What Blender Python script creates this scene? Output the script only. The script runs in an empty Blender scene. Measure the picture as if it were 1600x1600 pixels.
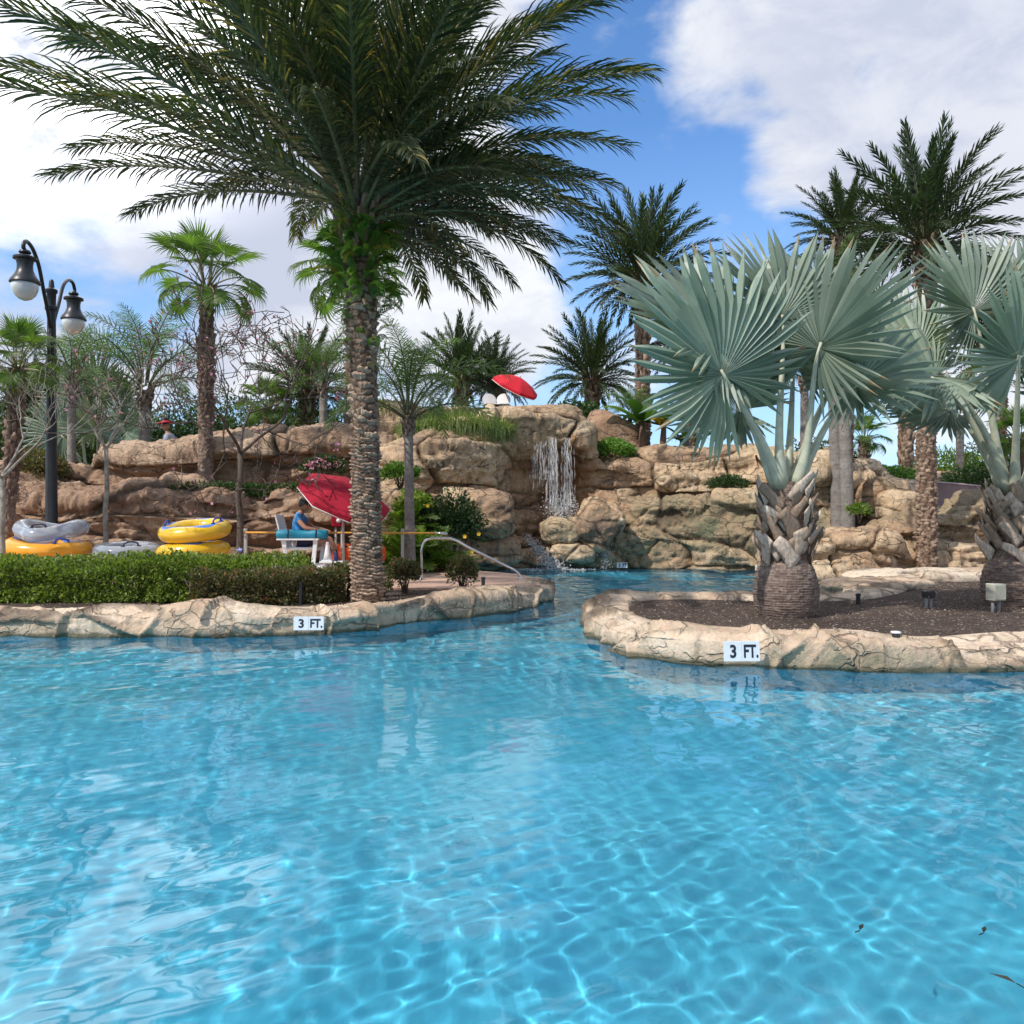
import bpy, math, random
import numpy as np
from mathutils import Vector, Matrix, Euler
from mathutils.geometry import tessellate_polygon
R = math.radians
PI = math.pi
sc = bpy.context.scene
COL = sc.collection

# ------------------------------------------------------------------ camera, sky, sun, exposure
cam = bpy.data.cameras.new('camera'); camo = bpy.data.objects.new('camera', cam); COL.objects.link(camo)
CAMZ = 1.4; FP = 1300.0
camo.location = (0, 0, CAMZ); camo.rotation_euler = (R(90), 0, 0)
cam.sensor_width = 36; cam.lens = 36*FP/1600; cam.clip_end = 4000; sc.camera = camo
SUNV = Vector((-.58, -.48, .82)).normalized()
SUN_EL = math.asin(SUNV.z); SUN_ROT = math.atan2(SUNV.x, SUNV.y)
L = bpy.data.lights.new('sun', 'SUN'); L.energy = 3.8; L.angle = R(.7); L.color = (1, .93, .84)
lo = bpy.data.objects.new('sun', L); COL.objects.link(lo); lo.rotation_euler = SUNV.to_track_quat('Z', 'Y').to_euler()
L.cycles.is_caustics_light = True
sc.view_settings.view_transform = 'Standard'; sc.view_settings.look = 'None'
sc.view_settings.exposure = 0.08; sc.view_settings.gamma = 1
c = sc.cycles
c.use_denoising = True; c.caustics_refractive = True; c.caustics_reflective = False
c.max_bounces = 7; c.transmission_bounces = 5; c.diffuse_bounces = 3; c.glossy_bounces = 3; c.transparent_max_bounces = 6
c.use_adaptive_sampling = True; c.adaptive_threshold = .015; c.sample_clamp_indirect = 5

def build_world():
    w = bpy.data.worlds.new('World'); sc.world = w; w.use_nodes = True
    nt = w.node_tree; N = nt.nodes; bg = N['Background']; bg.inputs[1].default_value = .1
    def nd(t, **k):
        n = N.new(t)
        for a, b in k.items(): setattr(n, a, b)
        return n
    def lk(a, b): nt.links.new(a, b)
    def mth(op, a, b=None, c_=None, clamp=False):
        n = nd('ShaderNodeMath', operation=op, use_clamp=clamp)
        for i, x in enumerate((a, b, c_)):
            if x is None: continue
            if isinstance(x, (int, float)): n.inputs[i].default_value = x
            else: lk(x, n.inputs[i])
        return n.outputs[0]
    sky = nd('ShaderNodeTexSky'); sky.sky_type = 'NISHITA'; sky.sun_disc = False
    sky.sun_elevation = SUN_EL; sky.sun_rotation = SUN_ROT; sky.altitude = 0
    sky.air_density = 1.0; sky.dust_density = .3; sky.ozone_density = 3.0
    tc = nd('ShaderNodeTexCoord'); D = tc.outputs['Generated']
    def fac_mix(f, a, b):
        n = nd('ShaderNodeMix', data_type='RGBA')
        if isinstance(f, (int, float)): n.inputs[0].default_value = f
        else: lk(f, n.inputs[0])
        for i, x in ((6, a), (7, b)):
            if isinstance(x, tuple): n.inputs[i].default_value = x
            else: lk(x, n.inputs[i])
        return n.outputs[2]
    tint = nd('ShaderNodeMix', data_type='RGBA', blend_type='MULTIPLY'); tint.inputs[0].default_value = 1
    lk(sky.outputs[0], tint.inputs[6]); tint.inputs[7].default_value = (1.2, 1.65, 2.05, 1)
    skyc = tint.outputs[2]
    def blob(px, py, rad, wgt, soft=1.0):
        d = Vector(((px-800)/FP, 1, (800-py)/FP)).normalized()
        n = nd('ShaderNodeVectorMath', operation='DOT_PRODUCT'); lk(D, n.inputs[0]); n.inputs[1].default_value = d
        a = rad/FP
        mr = nd('ShaderNodeMapRange', interpolation_type='SMOOTHSTEP', clamp=True)
        lk(n.outputs['Value'], mr.inputs[0]); mr.inputs[1].default_value = math.cos(min(a*1.5, 3)); mr.inputs[2].default_value = math.cos(a*.25)
        mr.inputs[3].default_value = 0; mr.inputs[4].default_value = wgt
        return mr.outputs[0]
    def addall(ls):
        o = ls[0]
        for x in ls[1:]: o = mth('ADD', o, x)
        return o
    mp = nd('ShaderNodeMapping'); lk(D, mp.inputs[0]); mp.inputs['Scale'].default_value = (1, 1, 1.9)
    def noise(scale, det, rough, dist=0, off=0):
        n = nd('ShaderNodeTexNoise', noise_dimensions='4D'); lk(mp.outputs[0], n.inputs['Vector'])
        n.inputs['Scale'].default_value = scale; n.inputs['Detail'].default_value = det; n.inputs['Roughness'].default_value = rough
        n.inputs['Distortion'].default_value = dist; n.inputs['W'].default_value = off
        return n.outputs[0]
    n1 = noise(5.5, 9, .56, .25, 2.3)
    cov = mth('MULTIPLY_ADD', n1, 4.0, -2.0)
    bias = addall([blob(1490, 90, 300, .62), blob(1600, 330, 230, .35), blob(1300, 60, 140, .22), blob(90, 150, 300, .55), blob(400, 60, 280, .42), blob(720, 0, 200, .35),
                   blob(1010, 40, 75, .36), blob(1080, 90, 60, .22), blob(745, 480, 95, .75), blob(800, 520, 70, .5), blob(1105, 390, 55, .62), blob(1215, 265, 50, .55), blob(1025, 245, 30, .35), blob(1000, 340, 40, .35),
                   blob(480, 520, 80, .35), blob(620, 560, 120, .3), blob(1500, 620, 160, .2), blob(60, 330, 120, .15), blob(450, 330, 90, .2), blob(240, 440, 60, .25),
                   blob(1060, 200, 235, -.8), blob(890, 120, 120, -.5), blob(1080, 400, 90, -.3), blob(960, 60, 90, -.2), blob(1150, 330, 80, -.25), blob(60, 450, 150, -.4), blob(330, 400, 130, -.4), blob(170, 400, 120, -.4), blob(600, 430, 80, -.25), blob(900, 450, 80, -.2),
                   blob(800, -1100, 900, .35), blob(-200, -500, 700, .5), blob(400, -300, 350, .3)])
    sp0 = nd('ShaderNodeSeparateXYZ'); lk(D, sp0.inputs[0])
    bk = nd('ShaderNodeMapRange', clamp=True); lk(sp0.outputs[1], bk.inputs[0]); bk.inputs[1].default_value = .3; bk.inputs[2].default_value = -.5; bk.inputs[3].default_value = 0; bk.inputs[4].default_value = .42
    bias = mth('ADD', bias, bk.outputs[0])  # cloud cover added behind the camera, out of view, to whiten the fill
    covb = mth('ADD', cov, bias)
    mr = nd('ShaderNodeMapRange', interpolation_type='SMOOTHSTEP', clamp=True); lk(covb, mr.inputs[0])
    mr.inputs[1].default_value = -.15; mr.inputs[2].default_value = .72
    cover = mr.outputs[0]
    # shading of the cloud: bright rims and tops, lavender grey bellies where it is thick
    n2 = noise(3.2, 5, .5, .2, 7.7)
    grey = addall([blob(120, 260, 260, 1.0), blob(1420, 150, 300, .35), blob(1550, 260, 200, .3), blob(420, 270, 180, .5), blob(1150, 420, 60, .2)])
    gg = mth('MULTIPLY', grey, mth('MULTIPLY_ADD', n2, 1.4, .25), clamp=True)
    n4 = noise(7.5, 8, .6, .5, 21.3); m4 = nd('ShaderNodeMapRange', clamp=True, interpolation_type='SMOOTHSTEP'); lk(n4, m4.inputs[0]); m4.inputs[1].default_value = .40; m4.inputs[2].default_value = .66; m4.inputs[4].default_value = .55
    gg = mth('ADD', gg, m4.outputs[0], clamp=True)
    bright = fac_mix(gg, (9.2, 9.4, 9.8, 1), (5.8, 6.3, 7.7, 1))
    # over-bright cloud patches added, mostly above the frame, to whiten the water's reflections
    glare = addall([blob(250, -620, 330, 1.0), blob(-350, -750, 500, .9), blob(900, -620, 260, .5), blob(520, 20, 120, .25), blob(190, 20, 140, .8), blob(430, 60, 100, .5)])
    n3 = noise(4.5, 6, .55, .1, 11.1)
    mg = nd('ShaderNodeMapRange', clamp=True, interpolation_type='SMOOTHSTEP'); lk(n3, mg.inputs[0]); mg.inputs[1].default_value = .42; mg.inputs[2].default_value = .62
    gl = mth('MULTIPLY', glare, mg.outputs[0], clamp=True)
    bright = fac_mix(gl, bright, (36, 36, 36.5, 1))
    # fade of the blue toward the horizon
    sep = nd('ShaderNodeSeparateXYZ'); lk(D, sep.inputs[0])
    hz = nd('ShaderNodeMapRange', clamp=True); lk(sep.outputs[2], hz.inputs[0]); hz.inputs[1].default_value = 0; hz.inputs[2].default_value = .42
    hz.inputs[3].default_value = .62; hz.inputs[4].default_value = 0
    skyc = fac_mix(hz.outputs[0], skyc, (5.0, 6.7, 9.1, 1))
    fin = fac_mix(cover, skyc, bright)
    lk(fin, bg.inputs[0])
build_world()

# ------------------------------------------------------------------ helpers
def P(px, py, Y): return Vector(((px-800)/FP*Y, Y, CAMZ-(py-800)/FP*Y))
def PZ(px, py, z=0.0):
    Y = FP*(CAMZ-z)/(py-800); return Vector(((px-800)/FP*Y, Y, z))
def XP(px, Y): return (px-800)/FP*Y
def tag(o, label=None, cat=None, group=None, kind=None):
    if label: o['label'] = label
    if cat: o['category'] = cat
    if group: o['group'] = group
    if kind: o['kind'] = kind
    return o
def empty(name, loc, label, cat, group=None, rz=0):
    o = bpy.data.objects.new(name, None); COL.objects.link(o); o.location = loc; o.rotation_euler = (0, 0, rz)
    o.empty_display_size = .1
    return tag(o, label, cat, group)
def link(name, me, parent=None, loc=(0, 0, 0), rot=None, scale=None):
    o = bpy.data.objects.new(name, me); COL.objects.link(o); o.location = loc
    if parent: o.parent = parent
    if rot is not None: o.rotation_euler = rot
    if scale is not None: o.scale = (scale,)*3 if isinstance(scale, (int, float)) else scale
    return o
def npmesh(name, V, F, mats, smooth=True, mi=None, attrs=None):
    """V (n,3), F (m,k) with -1 padding allowed for triangles in quads"""
    me = bpy.data.meshes.new(name)
    V = np.asarray(V, dtype=np.float32); F = np.asarray(F, dtype=np.int64)
    me.vertices.add(len(V)); me.vertices.foreach_set('co', V.ravel())
    mask = F >= 0; cnt = mask.sum(1); flat = F[mask]
    me.loops.add(len(flat)); me.loops.foreach_set('vertex_index', flat.astype(np.int32))
    me.polygons.add(len(F)); st = np.concatenate([[0], np.cumsum(cnt)[:-1]])
    me.polygons.foreach_set('loop_start', st.astype(np.int32))
    me.polygons.foreach_set('use_smooth', np.full(len(F), smooth))
    if not isinstance(mats, (list, tuple)): mats = [mats]
    for m in mats: me.materials.append(m)
    if mi is not None: me.polygons.foreach_set('material_index', np.asarray(mi, dtype=np.int32))
    me.update()
    if attrs:
        for k, a in attrs.items():
            at = me.attributes.new(k, 'FLOAT', 'POINT'); at.data.foreach_set('value', np.asarray(a, dtype=np.float32))
    return me
def gridfaces(n, m, wrap=False):
    i = np.arange(n*m).reshape(n, m)
    if wrap: i = np.concatenate([i, i[:, :1]], 1)
    return np.stack([i[:-1, :-1], i[:-1, 1:], i[1:, 1:], i[1:, :-1]], -1).reshape(-1, 4)

class MB:
    def __init__(s): s.v = []; s.f = []; s.m = []; s.a = []
    def vert(s, p, a=0.0): s.v.append((p[0], p[1], p[2])); s.a.append(a); return len(s.v)-1
    def face(s, idx, m=0): s.f.append(tuple(idx)); s.m.append(m)
    def tube(s, pts, rad, n=8, m=0, cap=True, a=0.0):
        pts = [Vector(p) for p in pts]; rings = []
        if isinstance(rad, (int, float)): rad = [rad]*len(pts)
        T0 = (pts[1]-pts[0]).normalized()
        U = T0.orthogonal().normalized()
        for i, p in enumerate(pts):
            T = (pts[min(i+1, len(pts)-1)]-pts[max(i-1, 0)])
            if T.length < 1e-9: T = T0
            T.normalize(); U = (U-T*U.dot(T))
            if U.length < 1e-6: U = T.orthogonal()
            U.normalize(); W = T.cross(U)
            rings.append([s.vert(p+(U*math.cos(2*PI*k/n)+W*math.sin(2*PI*k/n))*rad[i], a) for k in range(n)])
        for A, B in zip(rings[:-1], rings[1:]):
            for k in range(n): s.face((A[k], A[(k+1) % n], B[(k+1) % n], B[k]), m)
        if cap: s.face(rings[0][::-1], m); s.face(rings[-1], m)
    def box(s, cx, cy, cz, sx, sy, sz, m=0, rot=None, bev=0.0):
        c_ = Vector((cx, cy, cz)); h = (sx/2, sy/2, sz/2)
        M = rot if rot is not None else Matrix.Identity(3)
        if bev <= 0:
            ids = [s.vert(c_+M@Vector((h[0]*a, h[1]*b, h[2]*d))) for a in (-1, 1) for b in (-1, 1) for d in (-1, 1)]
            for f in ((0, 1, 3, 2), (4, 6, 7, 5), (0, 4, 5, 1), (2, 3, 7, 6), (0, 2, 6, 4), (1, 5, 7, 3)): s.face([ids[i] for i in f], m)
            return
        b = min(bev, *[x*.95 for x in h]); vid = {}
        for a in (-1, 1):
            for e in (-1, 1):
                for d in (-1, 1):
                    for ax in range(3):
                        q = [a*(h[0]-b), e*(h[1]-b), d*(h[2]-b)]; sg = (a, e, d)[ax]; q[ax] += sg*b
                        vid[a, e, d, ax] = s.vert(c_+M@Vector(q))
        for a in (-1, 1):
            for e in (-1, 1):
                for d in (-1, 1): s.face([vid[a, e, d, k] for k in range(3)], m)
        for ax in range(3):
            o = [k for k in range(3) if k != ax]
            for sg in (-1, 1):
                q = []
                for u, w in ((-1, -1), (1, -1), (1, 1), (-1, 1)):
                    k = [0, 0, 0]; k[ax] = sg; k[o[0]] = u; k[o[1]] = w; q.append(vid[k[0], k[1], k[2], ax])
                s.face(q, m)
            for u in (-1, 1):
                for w in (-1, 1):
                    k0 = [0, 0, 0]; k0[o[0]] = u; k0[o[1]] = w; k1 = list(k0); k0[ax] = -1; k1[ax] = 1
                    s.face([vid[tuple(k0)+(o[0],)], vid[tuple(k1)+(o[0],)], vid[tuple(k1)+(o[1],)], vid[tuple(k0)+(o[1],)]], m)
    def lathe(s, prof, cx=0, cy=0, n=24, m=0, M=None):
        rings = []
        for r, z in prof:
            ring = []
            for k in range(n):
                q = Vector((r*math.cos(2*PI*k/n), r*math.sin(2*PI*k/n), z))
                if M is not None: q = M@q
                ring.append(s.vert(q+Vector((cx, cy, 0))))
            rings.append(ring)
        for A, B in zip(rings[:-1], rings[1:]):
            for k in range(n): s.face((A[k], A[(k+1) % n], B[(k+1) % n], B[k]), m)
        s.face(rings[0][::-1], m); s.face(rings[-1], m)
    def mesh(s, name, mats, smooth=True, key='rnd', recalc=False):
        me = bpy.data.meshes.new(name); me.from_pydata(s.v, [], s.f)
        if not isinstance(mats, (list, tuple)): mats = [mats]
        for x in mats: me.materials.append(x)
        me.polygons.foreach_set('material_index', s.m)
        me.polygons.foreach_set('use_smooth', [smooth]*len(s.f))
        at = me.attributes.new(key, 'FLOAT', 'POINT'); at.data.foreach_set('value', s.a)
        if recalc:
            import bmesh
            b = bmesh.new(); b.from_mesh(me); bmesh.ops.recalc_face_normals(b, faces=b.faces); b.to_mesh(me); b.free()
        me.update(); return me
def flat_sharp(me, ang=35):
    me.set_sharp_from_angle(angle=R(ang)); return me

# ---- numpy noise
def _h(ix, iy, iz, s=0):
    h = (ix*374761393+iy*668265263+iz*2147483647+s*1274126177) & 0xffffffff
    h = ((h ^ (h >> 13))*1274126177) & 0xffffffff
    h = ((h ^ (h >> 16))*2246822519) & 0xffffffff
    return ((h ^ (h >> 15)) & 0xffffff)/float(0xffffff)
def vnoise(Pn, s=0):
    Pn = np.asarray(Pn, dtype=np.float64); I = np.floor(Pn).astype(np.int64); f = Pn-I; u = f*f*(3-2*f); r = 0
    for a in (0, 1):
        wa = u[..., 0] if a else 1-u[..., 0]
        for b in (0, 1):
            wb = u[..., 1] if b else 1-u[..., 1]
            for d in (0, 1):
                wd = u[..., 2] if d else 1-u[..., 2]
                r = r+wa*wb*wd*_h(I[..., 0]+a, I[..., 1]+b, I[..., 2]+d, s)
    return r*2-1
def fbm(Pn, o=4, s=0, g=.5):
    r = 0; a = 1; t = 0; Pn = np.asarray(Pn, dtype=np.float64)
    for i in range(o): r = r+a*vnoise(Pn*(2.03**i)+i*17.3, s+i); t += a; a *= g
    return r/t
def voro(Q, s=0):
    I = np.floor(Q).astype(np.int64); F1 = np.full(Q.shape[:-1], 9.); F2 = F1.copy(); ID = np.zeros(Q.shape[:-1])
    for a in (-1, 0, 1):
        for b in (-1, 0, 1):
            for d in (-1, 0, 1):
                C = I+np.array([a, b, d]); x, y, z = C[..., 0], C[..., 1], C[..., 2]
                px = x+.1+.8*_h(x, y, z, s+1); py = y+.1+.8*_h(x, y, z, s+2); pz = z+.15+.7*_h(x, y, z, s+3)
                dd = np.sqrt((px-Q[..., 0])**2+(py-Q[..., 1])**2+(pz-Q[..., 2])**2); idd = _h(x, y, z, s+9)
                new = dd < F1; F2 = np.where(new, F1, np.minimum(F2, dd)); ID = np.where(new, idd, ID); F1 = np.where(new, dd, F1)
    return F1, F2, ID
def sst(x, a, b):
    t = np.clip((x-a)/(b-a), 0, 1); return t*t*(3-2*t)

# ---- materials
def newmat(name):
    m = bpy.data.materials.new(name); m.use_nodes = True; nt = m.node_tree
    return m, nt, nt.nodes, nt.nodes['Principled BSDF']
def N_(nt, t, **k):
    n = nt.nodes.new(t)
    for a, b in k.items(): setattr(n, a, b)
    return n
def setin(nt, n, i, x):
    if isinstance(x, (int, float, tuple, list)): n.inputs[i].default_value = x
    else: nt.links.new(x, n.inputs[i])
def mixc(nt, f, a, b, mode='MIX'):
    n = N_(nt, 'ShaderNodeMix', data_type='RGBA', blend_type=mode); n.clamp_factor = True
    setin(nt, n, 0, f); setin(nt, n, 6, a); setin(nt, n, 7, b); return n.outputs[2]
def mathn(nt, op, a, b=0.0, clamp=False):
    n = N_(nt, 'ShaderNodeMath', operation=op, use_clamp=clamp); setin(nt, n, 0, a); setin(nt, n, 1, b); return n.outputs[0]
def noisen(nt, scale, det=4, rough=.5, vec=None, dist=0):
    n = N_(nt, 'ShaderNodeTexNoise'); n.inputs['Scale'].default_value = scale; n.inputs['Detail'].default_value = det
    n.inputs['Roughness'].default_value = rough; n.inputs['Distortion'].default_value = dist
    if vec is not None: nt.links.new(vec, n.inputs['Vector'])
    return n.outputs[0]
def ramp(nt, x, pts):
    n = N_(nt, 'ShaderNodeValToRGB'); nt.links.new(x, n.inputs[0]); e = n.color_ramp.elements
    while len(e) < len(pts): e.new(.5)
    for i, (p, col) in enumerate(pts): e[i].position = p; e[i].color = (col[0], col[1], col[2], 1) if not isinstance(col, (int, float)) else (col, col, col, 1)
    return n.outputs[0]
def mrange(nt, x, a, b, c0=0., c1=1.):
    n = N_(nt, 'ShaderNodeMapRange', clamp=True, interpolation_type='SMOOTHSTEP'); setin(nt, n, 0, x); n.inputs[1].default_value = a; n.inputs[2].default_value = b
    n.inputs[3].default_value = c0; n.inputs[4].default_value = c1; return n.outputs[0]
def attr(nt, name): return N_(nt, 'ShaderNodeAttribute', attribute_name=name).outputs['Fac']
def objco(nt, scale=(1, 1, 1)):
    t = N_(nt, 'ShaderNodeTexCoord'); mp = N_(nt, 'ShaderNodeMapping'); nt.links.new(t.outputs['Object'], mp.inputs[0]); mp.inputs['Scale'].default_value = scale
    return mp.outputs[0]
def bump(nt, b, h, dist, strength=1.0):
    n = N_(nt, 'ShaderNodeBump'); n.inputs['Distance'].default_value = dist; n.inputs['Strength'].default_value = strength
    nt.links.new(h, n.inputs['Height']); nt.links.new(n.outputs[0], b.inputs['Normal']); return n
def simple(name, col, rough=.6, var=.0, bumpd=0.0, bscale=40, metal=0, coat=0, vscale=5):
    m, nt, nodes, b = newmat(name); b.inputs['Roughness'].default_value = rough; b.inputs['Metallic'].default_value = metal; b.inputs['Coat Weight'].default_value = coat
    co = objco(nt)
    if var > 0:
        n = noisen(nt, vscale, 5, .6, co); lo_ = tuple(x*(1-var) for x in col)+(1,); hi = tuple(min(x*(1+var), 1) for x in col)+(1,)
        nt.links.new(mixc(nt, mrange(nt, n, .3, .7), lo_, hi), b.inputs['Base Color'])
    else: b.inputs['Base Color'].default_value = tuple(col)+(1,)
    if bumpd > 0: bump(nt, b, noisen(nt, bscale, 4, .6, co), bumpd)
    return m
def leafmat(name, cols, trans=.35, rough=.5, spec=.4, rare=None):
    """cols: dark..light by the per-leaf random attribute; rare: (threshold, colour) for odd leaves"""
    m, nt, nodes, b = newmat(name); r = attr(nt, 'rnd')
    col = ramp(nt, r, [(i/(len(cols)-1)*.94, x) for i, x in enumerate(cols)])
    if rare: col = mixc(nt, mathn(nt, 'GREATER_THAN', r, rare[0]), col, tuple(rare[1])+(1,))
    inf = N_(nt, 'ShaderNodeObjectInfo'); j = mrange(nt, inf.outputs['Random'], 0, 1, .8, 1.2)
    sc_ = N_(nt, 'ShaderNodeVectorMath', operation='SCALE'); nt.links.new(col, sc_.inputs[0]); nt.links.new(j, sc_.inputs['Scale']); col = sc_.outputs[0]
    nt.links.new(col, b.inputs['Base Color']); b.inputs['Roughness'].default_value = rough; b.inputs['Specular IOR Level'].default_value = spec
    t = N_(nt, 'ShaderNodeBsdfTranslucent'); tc = mixc(nt, 1.0, col, (1.3, 1.5, .6, 1), 'MULTIPLY'); nt.links.new(tc, t.inputs['Color'])
    ms = N_(nt, 'ShaderNodeMixShader'); ms.inputs[0].default_value = trans
    nt.links.new(b.outputs[0], ms.inputs[1]); nt.links.new(t.outputs[0], ms.inputs[2]); nt.links.new(ms.outputs[0], nodes['Material Output'].inputs[0])
    return m

def rockmat(name, pal, crackw=.75, moss=(.16, .17, .10), fine=1.0, fcw=.7, dkf=.7):
    m, nt, nodes, b = newmat(name); co = objco(nt); b.inputs['Roughness'].default_value = .78; b.inputs['Specular IOR Level'].default_value = .3
    tn = attr(nt, 'tint'); cr = attr(nt, 'crack'); ms = attr(nt, 'moss'); st = attr(nt, 'stain')
    big = noisen(nt, .9, 5, .6, co, .4); mid = noisen(nt, 4.5, 6, .62, co, .3); fin = noisen(nt, 28, 5, .65, co)
    stre = noisen(nt, 3.0, 5, .6, objco(nt, (2.6, 2.6, .5)), .2)
    k = mathn(nt, 'ADD', mathn(nt, 'MULTIPLY', big, .55), mathn(nt, 'MULTIPLY', tn, .45))
    k = mathn(nt, 'ADD', k, mathn(nt, 'MULTIPLY', mathn(nt, 'SUBTRACT', mid, .5), .55))
    col = ramp(nt, k, [(.2, pal[0]), (.42, pal[1]), (.58, pal[2]), (.8, pal[3])])
    col = mixc(nt, mathn(nt, 'MULTIPLY', mrange(nt, stre, .48, .68), .75), col, tuple(pal[4])+(1,))
    dk = noisen(nt, 1.5, 6, .7, objco(nt, (1.5, 1.5, .8)), .6); col = mixc(nt, mrange(nt, dk, .54, .70, 0, dkf), col, mixc(nt, 1.0, col, (.42, .40, .36, 1), 'MULTIPLY'))
    col = mixc(nt, mrange(nt, fin, .3, .7, 0, .4), col, mixc(nt, 1.0, col, (.62, .58, .55, 1), 'MULTIPLY'))
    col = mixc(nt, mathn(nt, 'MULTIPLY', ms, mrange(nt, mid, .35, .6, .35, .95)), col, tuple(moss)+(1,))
    col = mixc(nt, mathn(nt, 'MULTIPLY', st, mrange(nt, stre, .3, .62, .3, .95)), col, (.26, .115, .045, 1))
    # fine secondary cracks drawn in the shell
    w = N_(nt, 'ShaderNodeVectorMath', operation='ADD'); nz = N_(nt, 'ShaderNodeTexNoise'); nz.inputs['Scale'].default_value = 1.6; nz.inputs['Detail'].default_value = 4
    nt.links.new(co, nz.inputs['Vector']); s_ = N_(nt, 'ShaderNodeVectorMath', operation='SCALE'); nt.links.new(nz.outputs['Color'], s_.inputs[0]); s_.inputs['Scale'].default_value = .9
    mp = objco(nt, (1.1, 1.1, 2.3)); nt.links.new(mp, w.inputs[0]); nt.links.new(s_.outputs[0], w.inputs[1])
    v = N_(nt, 'ShaderNodeTexVoronoi', feature='DISTANCE_TO_EDGE'); v.inputs['Scale'].default_value = 1.35*fine; nt.links.new(w.outputs[0], v.inputs['Vector'])
    v2 = N_(nt, 'ShaderNodeTexVoronoi', feature='DISTANCE_TO_EDGE'); v2.inputs['Scale'].default_value = 3.4*fine; nt.links.new(w.outputs[0], v2.inputs['Vector'])
    vis = mrange(nt, noisen(nt, 1.7, 3, .5, co), .46, .56)
    fc = mathn(nt, 'MULTIPLY', mrange(nt, v.outputs['Distance'], .004, .022, 1, 0), vis)
    f2 = mathn(nt, 'MULTIPLY', mrange(nt, v2.outputs['Distance'], .006, .05, 1, 0), mrange(nt, noisen(nt, 2.3, 3, .5, co), .50, .58)); fc = mathn(nt, 'MAXIMUM', fc, mathn(nt, 'MULTIPLY', f2, .6))
    allc = mathn(nt, 'MAXIMUM', mathn(nt, 'MULTIPLY', fc, fcw), mathn(nt, 'MULTIPLY', cr, crackw))
    col = mixc(nt, allc, col, (.05, .035, .025, 1))
    geo = N_(nt, 'ShaderNodeNewGeometry'); sp = N_(nt, 'ShaderNodeSeparateXYZ'); nt.links.new(geo.outputs['Position'], sp.inputs[0])
    wl = mathn(nt, 'ADD', sp.outputs[2], mathn(nt, 'MULTIPLY', mathn(nt, 'SUBTRACT', mid, .5), .10))
    col = mixc(nt, mrange(nt, wl, .015, .05, .9, 0), col, (.045, .055, .035, 1))
    col = mixc(nt, mrange(nt, wl, .03, .13, .35, 0), col, (.20, .17, .11, 1))
    col = mixc(nt, mrange(nt, wl, -.10, -.05, 1, 0), col, (.14, .56, .74, 1))
    nt.links.new(col, b.inputs['Base Color'])
    h = mathn(nt, 'ADD', mathn(nt, 'MULTIPLY', mid, 1.0), mathn(nt, 'MULTIPLY', fin, .35)); h = mathn(nt, 'SUBTRACT', h, mathn(nt, 'MULTIPLY', fc, .5))
    bump(nt, b, h, .05, 1.0)
    nt.links.new(mrange(nt, st, .1, .8, .78, .3), b.inputs['Roughness'])
    return m
M_ROCK = rockmat('cliff_rock', [(.27, .20, .15), (.47, .31, .19), (.60, .44, .28), (.74, .60, .42), (.24, .185, .14)])
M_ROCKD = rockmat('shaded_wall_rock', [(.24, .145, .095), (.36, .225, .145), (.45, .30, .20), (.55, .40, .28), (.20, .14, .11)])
M_COPE = rockmat('coping_rock', [(.46, .32, .22), (.60, .45, .32), (.70, .55, .41), (.78, .66, .52), (.42, .36, .26)], .7, fine=.8, fcw=.45, dkf=.3)

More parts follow.
